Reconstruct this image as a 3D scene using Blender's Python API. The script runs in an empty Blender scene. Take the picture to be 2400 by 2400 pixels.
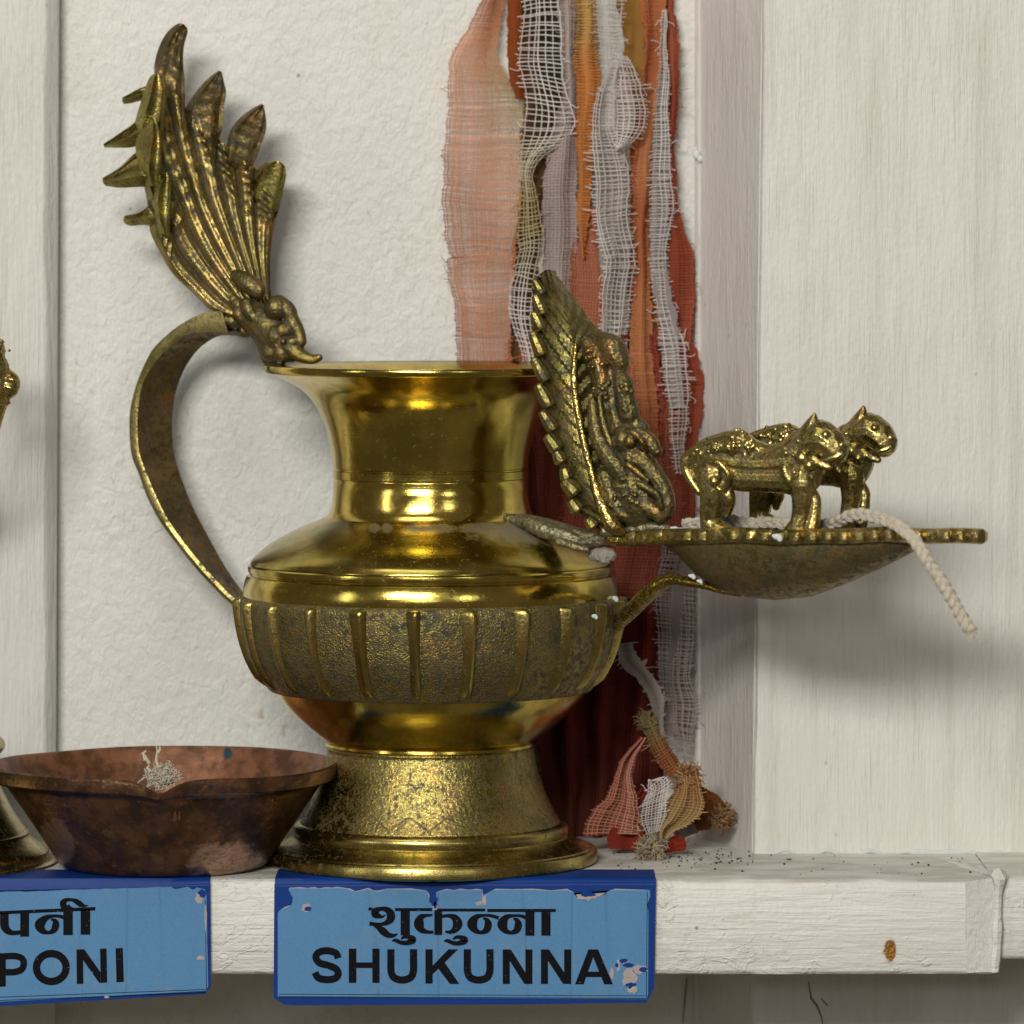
import bpy, bmesh, math, random
import numpy as np
from mathutils import Vector, Matrix
from mathutils.geometry import tessellate_polygon

# ------------------------------------------------------------------ units
S = 0.000125          # metres per photo pixel at the lamp
D = 12000.0           # camera distance in those pixels
HZ = 540.0            # eye level row of the photograph
SHELF = -1478.0       # shelf top below eye level
scene = bpy.context.scene
COL = scene.collection

# ------------------------------------------------------------------ camera
cam = bpy.data.cameras.new('camera')
camo = bpy.data.objects.new('camera', cam); COL.objects.link(camo)
camo.location = (0, -D*S, 0); camo.rotation_euler = (math.radians(90), 0, 0)
cam.sensor_width = 36; cam.lens = 36*D/2400.0
cam.shift_x = 0; cam.shift_y = -(1200-HZ)/2400.0
cam.clip_start = 0.05; cam.clip_end = 50
cam.dof.use_dof = True; cam.dof.focus_distance = (D-250)*S; cam.dof.aperture_fstop = 19
scene.camera = camo

# ------------------------------------------------------------------ light
w = bpy.data.worlds.new('World'); scene.world = w; w.use_nodes = True
bg = w.node_tree.nodes['Background']
bg.inputs[0].default_value = (1.0, 0.84, 0.64, 1); bg.inputs[1].default_value = 0.09
def area(name, az, el, dist, sx, sy, power, color, tgt=(0, 0, -0.09)):
    l = bpy.data.lights.new(name, 'AREA'); l.shape = 'RECTANGLE'; l.size = sx; l.size_y = sy
    l.energy = power; l.color = color
    o = bpy.data.objects.new(name, l); COL.objects.link(o)
    a, e = math.radians(az), math.radians(el); t = Vector(tgt)
    o.location = t + Vector((math.sin(a)*math.cos(e), -math.cos(a)*math.cos(e), math.sin(e)))*dist
    o.rotation_euler = (t-o.location).to_track_quat('-Z', 'Y').to_euler()
    return o
area('window_light', -13, 21, 2.0, 0.72, 0.26, 25, (1.0, 0.972, 0.905), (0, 0, -0.10))
area('far_window_light', 22, 15, 2.4, 0.30, 0.40, 1.8, (0.97, 0.98, 1.0), (0, 0, -0.10))
area('low_window_light', -6, 9, 2.3, 0.60, 0.14, 2.2, (0.97, 0.97, 1.0), (0, 0, -0.10))
area('ceiling_bounce_fill', -20, 58, 1.7, 0.9, 0.5, 4.5, (1.0, 0.95, 0.86), (0, 0, -0.10))  # overhead fill added for shelf top and ambient, standing in for ceiling bounce
area('side_window_light', -52, 12, 2.2, 0.16, 0.8, 2.2, (0.97, 0.98, 0.97), (0, 0, -0.10))
scene.view_settings.view_transform = 'Standard'; scene.view_settings.look = 'None'
scene.view_settings.exposure = 0.12; scene.view_settings.gamma = 1.0
try:
    scene.cycles.max_bounces = 8; scene.cycles.caustics_reflective = False; scene.cycles.caustics_refractive = False
    scene.cycles.sample_clamp_indirect = 4; scene.cycles.transparent_max_bounces = 12
except Exception: pass

# ------------------------------------------------------------------ helpers
EXTRA = [0.0, 0.0]
def P(px, py, d=0.0):
    d = d+EXTRA[0]*(1009-px)+EXTRA[1]
    k = (D+d)/D
    return Vector(((px-1200)*k, d, (HZ-py)*k))
def zy(py): return HZ-py           # px row -> Z at d=0
rng = random.Random(7)

class MB:
    def __init__(s): s.v = []; s.f = []; s.c = []; s.n = 0
    def add(s, verts, faces, col=None):
        verts = np.asarray(verts, dtype=float).reshape(-1, 3)
        b = s.n; s.v.append(verts); s.n += len(verts)
        for f in faces: s.f.append([i+b for i in f])
        if col is not None:
            c = np.asarray(col, dtype=float)
            if c.ndim == 1: c = np.tile(c, (len(verts), 1))
            s.c.append(c)
    def grid(s, G, closeu=False, closev=False, col=None, flip=False):
        G = np.asarray(G, dtype=float); n, m = G.shape[:2]
        F = []
        for i in range(n if closeu else n-1):
            for j in range(m if closev else m-1):
                q = (i*m+j, i*m+(j+1) % m, ((i+1) % n)*m+(j+1) % m, ((i+1) % n)*m+j)
                F.append(q[::-1] if flip else q)
        s.add(G.reshape(-1, 3), F, None if col is None else np.asarray(col).reshape(-1, 3) if np.asarray(col).ndim == 3 else col)
    def tube(s, pts, rad, sides=6, cap=True, col=None):
        pts = [Vector(p) for p in pts]; n = len(pts)
        if np.isscalar(rad): rad = [rad]*n
        up = None; rings = []
        for i in range(n):
            t = (pts[min(i+1, n-1)]-pts[max(i-1, 0)])
            t = t.normalized() if t.length > 1e-9 else Vector((0, 0, 1))
            if up is None:
                up = t.orthogonal().normalized()
            up = (up - t*up.dot(t))
            up = up.normalized() if up.length > 1e-6 else t.orthogonal().normalized()
            b = t.cross(up)
            rings.append([pts[i]+(up*math.cos(a)+b*math.sin(a))*rad[i] for a in [2*math.pi*k/sides for k in range(sides)]])
        G = np.array([[list(q) for q in r] for r in rings])
        b0 = s.n
        s.grid(G, closev=True, col=col)
        if cap:
            s.f.append([b0+k for k in range(sides)][::-1]); s.f.append([b0+(n-1)*sides+k for k in range(sides)])
    def lathe(s, prof, cx, cy, seg=128, wob=None):
        G = []
        for (r, z) in prof:
            row = []
            for k in range(seg):
                a = 2*math.pi*k/seg
                x, y, zz = r*math.cos(a), r*math.sin(a), z
                if wob: x, y, zz = wob(r, a, z, x, y)
                row.append((cx+x, cy+y, zz))
            G.append(row)
        s.grid(G, closev=True)
    def box(s, a, b):
        x0, y0, z0 = a; x1, y1, z1 = b
        V = [(x0,y0,z0),(x1,y0,z0),(x1,y1,z0),(x0,y1,z0),(x0,y0,z1),(x1,y0,z1),(x1,y1,z1),(x0,y1,z1)]
        s.add(V, [(0,3,2,1),(4,5,6,7),(0,1,5,4),(1,2,6,5),(2,3,7,6),(3,0,4,7)])
    def sphere(s, c, r, scl=(1, 1, 1), rot=None, seg=12, rings=8, col=None):
        G = []
        for i in range(rings+1):
            th = math.pi*i/rings; row = []
            for k in range(seg):
                a = 2*math.pi*k/seg
                p = Vector((r*scl[0]*math.sin(th)*math.cos(a), r*scl[1]*math.sin(th)*math.sin(a), r*scl[2]*math.cos(th)))
                if rot: p = rot @ p
                row.append(tuple(Vector(c)+p))
            G.append(row)
        s.grid(G, closev=True, col=col, flip=True)
    def prism(s, poly2, dfront, dback, col=None):
        """polygon given as photo pixels, facing the camera, solid between two depths"""
        A = [P(x, y, dfront) for x, y in poly2]; dz = Vector((0, dback-dfront, 0))
        B = [a+dz for a in A]; n = len(A)
        tris = tessellate_polygon([[Vector((a.x, a.z, 0)) for a in A]])
        area2 = sum(A[i].x*A[(i+1) % n].z-A[(i+1) % n].x*A[i].z for i in range(n))
        F = []
        for t in tris:
            t = list(t)
            ar = (A[t[1]].x-A[t[0]].x)*(A[t[2]].z-A[t[0]].z)-(A[t[2]].x-A[t[0]].x)*(A[t[1]].z-A[t[0]].z)
            if ar < 0: t = t[::-1]
            F.append(t); F.append([i+n for i in t[::-1]])
        for i in range(n):
            j = (i+1) % n
            F.append([i, i+n, j+n, j] if area2 > 0 else [j, j+n, i+n, i])
        s.add([tuple(a) for a in A+B], F, col)
    def build(s, name, mat, parent=None, smooth=True, label=None, cat=None, kind=None, group=None, sharp=35, origin=None):
        V = np.concatenate(s.v)
        if parent is not None: o0 = np.array(world_of(parent))
        elif origin is not None: o0 = np.array(origin, dtype=float)*S
        else:
            o0 = np.array([V[:, 0].mean(), V[:, 1].mean(), V[:, 2].min()])*S
        V = V*S-o0
        me = bpy.data.meshes.new(name); me.from_pydata(V.tolist(), [], s.f); me.validate()
        if s.c:
            C4 = np.ones((len(V), 4)); C4[:, :3] = np.concatenate(s.c)
            at = me.color_attributes.new('Col', 'FLOAT_COLOR', 'POINT')
            at.data.foreach_set('color', C4.ravel())
        if smooth:
            me.polygons.foreach_set('use_smooth', [True]*len(me.polygons))
            if sharp: me.set_sharp_from_angle(angle=math.radians(sharp))
        me.materials.append(mat); me.update()
        o = bpy.data.objects.new(name, me); COL.objects.link(o)
        if parent is not None: o.parent = parent
        else: o.location = o0
        return tag(o, label, cat, kind, group)
def world_of(o):
    v = Vector((0, 0, 0))
    while o is not None: v += o.location; o = o.parent
    return v
def tag(o, label=None, cat=None, kind=None, group=None):
    if label: o['label'] = label
    if cat: o['category'] = cat
    if kind: o['kind'] = kind
    if group: o['group'] = group
    return o
def thing(name, loc, label, cat, group=None):
    o = bpy.data.objects.new(name, None); COL.objects.link(o); o.location = Vector(loc)*S
    o.empty_display_size = 0.01
    return tag(o, label, cat, None, group)
def crom(pts, n=6):
    """Catmull-Rom through tuples"""
    pts = [np.array(p, float) for p in pts]; out = []
    for i in range(len(pts)-1):
        p0 = pts[max(i-1, 0)]; p1 = pts[i]; p2 = pts[i+1]; p3 = pts[min(i+2, len(pts)-1)]
        for k in range(n):
            t = k/n
            out.append(0.5*((2*p1)+(-p0+p2)*t+(2*p0-5*p1+4*p2-p3)*t*t+(-p0+3*p1-3*p2+p3)*t**3))
    out.append(pts[-1]); return out
class Nz:
    """cheap smooth noise"""
    def __init__(s, seed, dim=2, k=10, lo=0.5, hi=2.0):
        r = np.random.RandomState(seed); s.w = r.normal(size=(k, dim)); s.w /= np.linalg.norm(s.w, axis=1)[:, None]
        s.w *= r.uniform(lo, hi, size=(k, 1)); s.p = r.uniform(0, 6.28, k); s.a = 1/np.sqrt(k)*1.3
    def __call__(s, *x):
        x = np.broadcast_arrays(*x); t = sum(xx[..., None]*s.w[:, i] for i, xx in enumerate(x))
        return np.sin(t+s.p).sum(-1)*s.a

# ------------------------------------------------------------------ materials
class NT:
    def __init__(s, name):
        s.m = bpy.data.materials.new(name); s.m.use_nodes = True
        s.t = s.m.node_tree; s.t.nodes.clear()
        s.out = s.t.nodes.new('ShaderNodeOutputMaterial'); s.b = s.t.nodes.new('ShaderNodeBsdfPrincipled')
        s.t.links.new(s.b.outputs[0], s.out.inputs[0])
        tc = s.t.nodes.new('ShaderNodeTexCoord')
        s.co = s.vmul(tc.outputs['Object'], (1/S, 1/S, 1/S))   # texture space in photo pixels
    def lk(s, a, b):
        if hasattr(a, 'is_output'): s.t.links.new(a, b)
        else: b.default_value = a
    def n(s, typ, **kw):
        x = s.t.nodes.new(typ)
        for k, v in kw.items(): setattr(x, k, v)
        return x
    def vmul(s, v, sc):
        x = s.n('ShaderNodeVectorMath', operation='MULTIPLY'); s.lk(v, x.inputs[0]); x.inputs[1].default_value = sc; return x.outputs[0]
    def vadd(s, a, b):
        x = s.n('ShaderNodeVectorMath', operation='ADD'); s.lk(a, x.inputs[0]); s.lk(b, x.inputs[1]); return x.outputs[0]
    def noise(s, size=30, detail=4, rough=0.55, st=(1, 1, 1), dist=0, off=0, co=None):
        x = s.n('ShaderNodeTexNoise'); v = s.vmul(co or s.co, (st[0]/size, st[1]/size, st[2]/size))
        if off: v = s.vadd(v, (off, off*1.7, off*.6))
        s.lk(v, x.inputs['Vector']); x.inputs['Scale'].default_value = 1
        x.inputs['Detail'].default_value = detail; x.inputs['Roughness'].default_value = rough; x.inputs['Distortion'].default_value = dist
        return x.outputs[0]
    def voro(s, size=30, feat='F1', off=0, rand=1):
        x = s.n('ShaderNodeTexVoronoi', feature=feat); v = s.vmul(s.co, (1/size,)*3)
        if off: v = s.vadd(v, (off, off, off))
        s.lk(v, x.inputs['Vector']); x.inputs['Scale'].default_value = 1; x.inputs['Randomness'].default_value = rand
        return x.outputs['Distance']
    def m_(s, op, a, b=0.0, c=None, clamp=False):
        x = s.n('ShaderNodeMath', operation=op, use_clamp=clamp); s.lk(a, x.inputs[0]); s.lk(b, x.inputs[1])
        if c is not None: s.lk(c, x.inputs[2])
        return x.outputs[0]
    def ss(s, v, lo, hi, a=0.0, b=1.0):
        x = s.n('ShaderNodeMapRange', interpolation_type='SMOOTHSTEP'); s.lk(v, x.inputs[0])
        for i, q in zip((1, 2, 3, 4), (lo, hi, a, b)): x.inputs[i].default_value = q
        return x.outputs[0]
    def mix(s, f, a, b):
        x = s.n('ShaderNodeMix', data_type='RGBA'); s.lk(f, x.inputs[0])
        for q, i in ((a, 6), (b, 7)):
            if hasattr(q, 'is_output'): s.t.links.new(q, x.inputs[i])
            else: x.inputs[i].default_value = (*q, 1)
        return x.outputs[2]
    def bump(s, h, dist=2.0, strength=1.0, prev=None):
        x = s.n('ShaderNodeBump'); s.lk(h, x.inputs['Height']); x.inputs['Distance'].default_value = dist*S
        x.inputs['Strength'].default_value = strength
        if prev is not None: s.lk(prev, x.inputs['Normal'])
        return x.outputs[0]
    def xyz(s, v=None):
        x = s.n('ShaderNodeSeparateXYZ'); s.lk(v or s.co, x.inputs[0]); return x.outputs
    def set(s, color=None, rough=None, metal=None, normal=None, **kw):
        if color is not None: 
            if hasattr(color, 'is_output'): s.t.links.new(color, s.b.inputs['Base Color'])
            else: s.b.inputs['Base Color'].default_value = (*color, 1)
        if rough is not None: s.lk(rough, s.b.inputs['Roughness'])
        if metal is not None: s.lk(metal, s.b.inputs['Metallic'])
        if normal is not None: s.lk(normal, s.b.inputs['Normal'])
        for k, v in kw.items(): s.lk(v, s.b.inputs[k.replace('_', ' ')])
        return s.m
    def spot(s, x, z, rx, rz, soft=0.25, nz=12, amt=0.5):
        """irregular stain at a place (object space pixels)"""
        o = s.xyz()
        a = s.m_('DIVIDE', s.m_('SUBTRACT', o[0], x), rx); b = s.m_('DIVIDE', s.m_('SUBTRACT', o[2], z), rz)
        r = s.m_('SQRT', s.m_('ADD', s.m_('MULTIPLY', a, a), s.m_('MULTIPLY', b, b)))
        r = s.m_('ADD', r, s.m_('MULTIPLY', s.m_('SUBTRACT', s.noise(nz, 3), 0.5), amt*2))
        return s.ss(r, 1-soft, 1+soft, 1, 0)
def white_paint(name, mode):
    t = NT(name)
    if mode == 'plaster':
        h = t.m_('ADD', t.m_('MULTIPLY', t.noise(26, 3, .5, (1, 1, .8), .6), 1.0), t.m_('MULTIPLY', t.noise(7, 2, .5, (1, 1, .5)), .35))
        h = t.m_('ADD', h, t.m_('MULTIPLY', t.noise(3.5, 1, .5, (1, 1, .12)), .22))
        nb = t.bump(h, 6.5, .85)
    elif mode == 'vertical':
        g = t.m_('MULTIPLY', t.noise(6, 3, .6, (1, 1, .04), .6), t.ss(t.noise(70, 3, .5, (1, 1, .3), off=31), .3, .7, .35, 1.2)); g2 = t.noise(26, 3, .5, (1, 1, .15), .8); g3 = t.noise(10, 3, .5, (1, 1, .6))
        h = t.m_('ADD', t.m_('ADD', g, t.m_('MULTIPLY', g2, .8)), t.m_('MULTIPLY', g3, .45)); nb = t.bump(h, 4.5, .75)
    else:
        g = t.noise(10, 3, .5, (.05, .1, 1), .6); g2 = t.noise(45, 3, .5, (.25, 1, 1), 1.2); g3 = t.noise(10, 2)
        h = t.m_('ADD', t.m_('ADD', g, t.m_('MULTIPLY', g2, 1.2)), t.m_('MULTIPLY', g3, .4)); nb = t.bump(h, 5.0, .6)
        dr = t.ss(t.voro(46), .10, .02); nb = t.bump(dr, 2.5, .6, nb)
    c = t.mix(t.noise(300, 4, .6), (.655, .65, .60), (.755, .75, .705))
    if mode == 'vertical':
        c = t.mix(t.ss(t.noise(60, 5, .6, (1, 1, .05)), .50, .72), c, (.56, .53, .46))
    sp = t.ss(t.voro(95, off=3.1), .07, .035); spn = t.ss(t.noise(160, 2, off=5), .5, .6)
    c = t.mix(t.m_('MULTIPLY', t.m_('MULTIPLY', sp, spn), .75), c, (.26, .17, .09))
    st = t.m_('MULTIPLY', t.ss(t.noise(26, 3, .6, (1, 1, .5), off=9), .62, .78), t.ss(t.noise(260, 2, off=2), .50, .66))
    c = t.mix(t.m_('MULTIPLY', st, .8), c, (.46, .36, .22))
    gr = t.m_('MULTIPLY', t.ss(t.noise(420, 5, .65, (1, 1, .5), off=21), .48, .72), t.ss(t.noise(18, 4, .7, off=22), .4, .7)); c = t.mix(t.m_('MULTIPLY', gr, .5), c, (.44, .40, .31))
    return t, c, nb
def mk_wall(name, mode, tint=None, r=.55):
    t, c, nb = white_paint(name, mode)
    if tint: c = t.mix(.55, c, tint)
    return t.set(c, r, 0, nb)
M_plaster = mk_wall('painted_panel', 'plaster')
M_vert = mk_wall('painted_board', 'vertical', (.67, .665, .605))
M_post = mk_wall('painted_post', 'vertical', (.62, .55, .53), .42)
def mk_shelf():
    t, c, nb = white_paint('painted_shelf', 'horizontal')
    o = t.xyz()
    # rusty nail hole on the front face; grime on the top surface
    ru = t.spot(2061-1200, HZ-2180+1478, 14, 26, .2, 9, .45)
    ge = t.n('ShaderNodeNewGeometry'); nz = t.xyz(ge.outputs['Normal'])[2]
    top = t.m_('MULTIPLY', t.ss(nz, .5, .8), t.ss(t.noise(90, 4, .6, (.5, 1, 1)), .38, .66))
    c = t.mix(t.m_('MULTIPLY', top, .7), c, (.42, .39, .33))
    gl = t.ss(t.noise(30, 4, .6, (.12, .5, 1), off=4), .55, .75)
    c = t.mix(t.m_('MULTIPLY', gl, .35), c, (.50, .46, .38))
    rc = t.mix(t.ss(t.noise(5, 3), .42, .6), (.16, .07, .01), (.46, .21, .02))
    c = t.mix(ru, c, rc)
    lump = t.m_('MULTIPLY', t.ss(t.noise(34, 4, .6, (.6, 1, 1), off=41, dist=1.0), .52, .62), t.ss(t.noise(210, 2, off=42), .45, .6)); nb = t.bump(lump, 4, .5, nb)
    nb2 = t.bump(ru, 4, -.8, nb)
    return t.set(c, .5, 0, nb2)
M_shelf = mk_shelf()
M_patch = mk_wall('painted_patch', 'plaster', (.54, .54, .53))

def brass(name, base=(.60, .44, .13), dark=.25, rough=.18, rvar=.12, bumpsz=None, bumpd=0, turned=0, wear=False, extra=None, spots=0, grain=0, hue=.5):
    t = NT(name)
    n1 = t.noise(120, 5, .62, off=1); n2 = t.noise(16, 4, .6, off=2); n3 = t.noise(4.5, 3, .6)
    c = t.mix(t.ss(n1, .35, .65), base, tuple(x*y for x, y in zip(base, (.60, .66, .55))))
    c = t.mix(t.m_('MULTIPLY', t.ss(t.noise(70, 3, off=7), .52, .72), hue), c, (.52, .29, .09))
    pat = t.m_('ADD', t.m_('MULTIPLY', n2, .55), t.m_('MULTIPLY', n3, .45))
    if wear:
        ge = t.n('ShaderNodeNewGeometry'); pt = ge.outputs['Pointiness']
        pat = t.m_('SUBTRACT', pat, t.m_('MULTIPLY', t.m_('SUBTRACT', pt, .5), 3.2))
    lo = .5+(.5-dark)*.22
    pm = t.ss(pat, lo-.05, lo+.09)
    pm = t.m_('MULTIPLY', pm, .92)
    dk = t.mix(t.ss(t.noise(40, 3, off=4), .4, .62), (.030, .027, .022), (.085, .062, .032))
    c = t.mix(pm, c, dk)
    metal = t.ss(pm, 0, 1, 1, .25)
    rg = t.m_('ADD', t.m_('MULTIPLY', t.noise(35, 4, .6, off=6), rvar*2), rough-rvar*.8)
    rg = t.m_('ADD', rg, t.m_('MULTIPLY', pm, .25))
    if spots:
        v = t.ss(t.noise(13, 3, .6, (1, 1, 1.8), off=12), .70, .73)
        v = t.m_('MULTIPLY', v, t.ss(t.noise(120, 2, off=15), .52, .62))
        c = t.mix(v, c, (.035, .037, .05)); metal = t.m_('MULTIPLY', metal, t.m_('SUBTRACT', 1.0, v)); rg = t.m_('ADD', rg, t.m_('MULTIPLY', v, .4))
    nb = None
    if turned:
        g = t.noise(3.2, 3, .6, (.012, .012, 1)); nb = t.bump(g, turned, .5)
        nb = t.bump(t.noise(60, 3), 1.2, .5, nb)
        fine = t.noise(2.4, 1, .5); nb = t.bump(fine, .25, .5, nb)
        nb = t.bump(t.noise(130, 2, off=19), 1.6, .5, nb)
    if bumpsz:
        nb = t.bump(t.noise(bumpsz, 4, .65, off=3), bumpd, .8, nb)
    if grain:
        gv = t.voro(grain); nb = t.bump(t.ss(gv, 0, .75), grain*.32, .8, nb)
    if extra: c, metal, rg, nb = extra(t, c, metal, rg, nb)
    return t.set(c, rg, metal, nb)
M_polish = brass('polished_brass', base=(.74, .55, .13), dark=-.02, rough=.135, rvar=.09, turned=.35, spots=1)
def shoulder_extra(t, c, metal, rg, nb):
    # solder dust spread at the lamp side of the shoulder
    g = t.m_('MULTIPLY', t.spot(250, 786, 120, 26, .5, 26, .6), .75)
    c = t.mix(g, c, (.22, .20, .16)); metal = t.m_('MULTIPLY', metal, t.m_('SUBTRACT', 1.0, g)); rg = t.m_('ADD', rg, t.m_('MULTIPLY', g, .4))
    for x, rx in ((-95, 12), (-30, 26), (20, 40), (110, 40), (-125, 12)):
        g = t.m_('MULTIPLY', t.spot(x, 795, rx, 9, .35, 7, .7), .6)
        c = t.mix(g, c, (.10, .10, .11)); metal = t.m_('MULTIPLY', metal, t.m_('SUBTRACT', 1.0, g))
    return c, metal, rg, nb
M_shoulder = brass('shoulder_brass', base=(.62, .47, .13), dark=-.02, rough=.19, rvar=.08, turned=.45, spots=1, extra=shoulder_extra)
M_rough = brass('rough_cast_brass', base=(.34, .27, .10), dark=.58, rough=.40, rvar=.15, grain=4.5, bumpsz=7, bumpd=2.6)
M_cast = brass('cast_brass', base=(.54, .42, .145), dark=.48, rough=.22, rvar=.10, bumpsz=9, bumpd=1.4, wear=True)
M_castdark = brass('dark_cast_brass', base=(.27, .21, .075), dark=.62, rough=.34, rvar=.12, bumpsz=8, bumpd=3, wear=True, hue=.8)
M_leaf = brass('plume_brass', base=(.46, .385, .12), dark=.38, rough=.25, rvar=.12, bumpsz=9, bumpd=2, hue=.9)
M_rim = brass('dish_rim_brass', base=(.52, .39, .14), dark=.36, rough=.25, rvar=.1, bumpsz=9, bumpd=2, hue=.3)
M_plaque = brass('plaque_brass', base=(.36, .29, .095), dark=.50, rough=.3, rvar=.12, bumpsz=7, bumpd=2, hue=.5)
M_rib = brass('rib_brass', base=(.50, .385, .13), dark=.44, rough=.27, rvar=.12, bumpsz=7, bumpd=1.6, wear=True, hue=.3)
M_hood = brass('hood_brass', base=(.40, .30, .10), dark=.62, rough=.28, rvar=.12, bumpsz=8, bumpd=2.5, hue=.6, wear=True)
M_leafd = brass('brown_plume_brass', base=(.27, .185, .065), dark=.58, rough=.3, rvar=.12, bumpsz=9, bumpd=2, hue=.9)
M_hull = brass('hull_brass', base=(.36, .28, .12), dark=.52, rough=.42, rvar=.1, bumpsz=6, bumpd=2)
M_strap = brass('handle_brass', base=(.46, .38, .15), dark=.34, rough=.33, rvar=.12, bumpsz=10, bumpd=1.5, hue=.3)
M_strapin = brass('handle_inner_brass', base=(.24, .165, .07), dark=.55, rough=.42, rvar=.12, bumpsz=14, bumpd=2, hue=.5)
def foot_extra(t, c, metal, rg, nb):
    o = t.xyz(); ang = t.m_('ARCTAN2', o[1], o[0])
    tri = t.m_('PINGPONG', t.m_('MULTIPLY', ang, 20/(2*math.pi)*2), 1.0)
    dz = t.m_('SUBTRACT', o[2], t.m_('ADD', t.m_('MULTIPLY', tri, 30), 104))
    line = t.ss(t.m_('ABSOLUTE', dz), 1.2, 3.6, 1, 0)
    # dotted vertical seams above each tooth
    fr = t.m_('ABSOLUTE', t.m_('SUBTRACT', tri, 1.0)); vl = t.ss(fr, .012, .035, 1, 0)
    dots = t.ss(t.m_('PINGPONG', t.m_('DIVIDE', o[2], 5.0), 1.0), .4, .6)
    vl = t.m_('MULTIPLY', t.m_('MULTIPLY', vl, dots), t.m_('MULTIPLY', t.ss(o[2], 134, 140), t.ss(o[2], 235, 225)))
    pit = t.ss(t.noise(6.5, 4, .7, off=3), .55, .66); pit = t.m_('MULTIPLY', pit, t.ss(t.noise(90, 3, off=8), .34, .52))
    e = t.m_('MAXIMUM', t.m_('MAXIMUM', line, vl), pit)
    c = t.mix(t.m_('MULTIPLY', e, .75), c, (.05, .04, .02)); metal = t.m_('MULTIPLY', metal, t.m_('SUBTRACT', 1.0, t.m_('MULTIPLY', e, .7)))
    return c, metal, rg, t.bump(e, 3.0, -.7, nb)
M_foot = brass('engraved_foot_brass', base=(.46, .355, .12), dark=.38, rough=.22, rvar=.10, bumpsz=8, bumpd=3, extra=foot_extra)
M_base = brass('base_brass', base=(.50, .385, .13), dark=.16, rough=.24, rvar=.10, turned=.7, hue=.2)
def mk_copper():
    t = NT('old_copper')
    n1 = t.noise(70, 5, .6); n2 = t.noise(22, 4, .6, off=4); 
    c = t.mix(t.ss(n1, .38, .62), (.080, .044, .025), (.20, .095, .048))
    c = t.mix(t.m_('MULTIPLY', t.ss(t.noise(120, 4, .6, off=8), .50, .64), .6), c, (.070, .046, .052))
    c = t.mix(t.m_('MULTIPLY', t.ss(n2, .56, .72), .55), c, (.36, .18, .11))
    c = t.mix(t.m_('MULTIPLY', t.ss(t.noise(45, 4, .6, off=14), .60, .68), .5), c, (.28, .17, .06))
    sc = t.m_('MULTIPLY', t.spot(150, 42, 76, 42, .25, 30, .7), t.ss(t.noise(12, 4, .7, (.6, 1, 1.6), off=6), .34, .56, .35, 1))
    c = t.mix(t.m_('MULTIPLY', sc, .85), c, (.60, .36, .26))
    sc2 = t.spot(-235, 75, 42, 60, .15, 30, .4); c = t.mix(t.m_('MULTIPLY', sc2, .6), c, (.48, .30, .20))
    sp = t.ss(t.voro(75, off=2.2), .10, .05); c = t.mix(t.m_('MULTIPLY', sp, .8), c, (.03, .06, .09))
    ins = t.xyz(); 
    rg = t.m_('ADD', t.m_('MULTIPLY', t.noise(40, 4, off=9), .4), .13)
    nb = t.bump(t.noise(95, 3, .5), 13, .6); nb = t.bump(t.noise(11, 4, .6, (1, 1, 1.4)), 2.2, .6, nb)
    return t.set(c, rg, .72, nb)
M_copper = mk_copper()
def mk_copper_in():
    t = NT('bright_copper_inside')
    c = t.mix(t.ss(t.noise(50, 5, .6), .38, .62), (.13, .058, .030), (.28, .125, .066))
    sp = t.spot(128, 226, 11, 14, .3, 8, .5); c = t.mix(sp, c, (.03, .06, .08))
    return t.set(c, t.m_('ADD', t.m_('MULTIPLY', t.noise(30, 3), .3), .3), .6, t.bump(t.noise(25, 4, .6), 3, .6))
M_copper_in = mk_copper_in()
def mk_cloth(name, trans=.3, weave=0):
    t = NT(name)
    vc = t.n('ShaderNodeVertexColor', layer_name='Col').outputs[0]
    c = t.mix(t.m_('MULTIPLY', t.noise(14, 3, .6), .35), vc, t.vmul(vc, (.72, .68, .62)))
    nb = None
    if weave:
        o = t.xyz()
        wv = t.m_('MULTIPLY', t.m_('SINE', t.m_('MULTIPLY', o[0], 2*math.pi/weave)), t.m_('SINE', t.m_('MULTIPLY', o[2], 2*math.pi/weave)))
        wv = t.m_('ADD', wv, t.m_('MULTIPLY', t.noise(6, 3), 1.5)); nb = t.bump(wv, 1.6, .7)
        c = t.mix(t.m_('MULTIPLY', t.ss(wv, -.3, 1.2), .28), c, t.vmul(vc, (1.5, 1.5, 1.5)))
    t.set(c, .95, 0, nb, Specular_IOR_Level=.1)
    tr = t.n('ShaderNodeBsdfTranslucent'); t.lk(c, tr.inputs[0]); mx = t.n('ShaderNodeMixShader'); mx.inputs[0].default_value = trans
    t.t.links.new(t.b.outputs[0], mx.inputs[1]); t.t.links.new(tr.outputs[0], mx.inputs[2]); t.t.links.new(mx.outputs[0], t.out.inputs[0])
    return t.m
M_thread = mk_cloth('gauze_thread', .25); M_fabric = mk_cloth('woven_fabric', .25, 7)
def simple(name, color, rough=.6, bsz=0, bd=0, var=.2, metal=0, spec=.5):
    t = NT(name); c = t.mix(t.noise(20, 3), color, tuple(x*(1-var) for x in color))
    return t.set(c, rough, metal, t.bump(t.noise(bsz, 3), bd, .7) if bsz else None, Specular_IOR_Level=spec)
M_cotton = simple('cotton_cord', (.60, .54, .43), .95, 4, 1.5, .3)
M_blue = simple('deep_blue_card', (.003, .040, .235), .5, 60, 1.5, .25, 0, .18)
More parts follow.
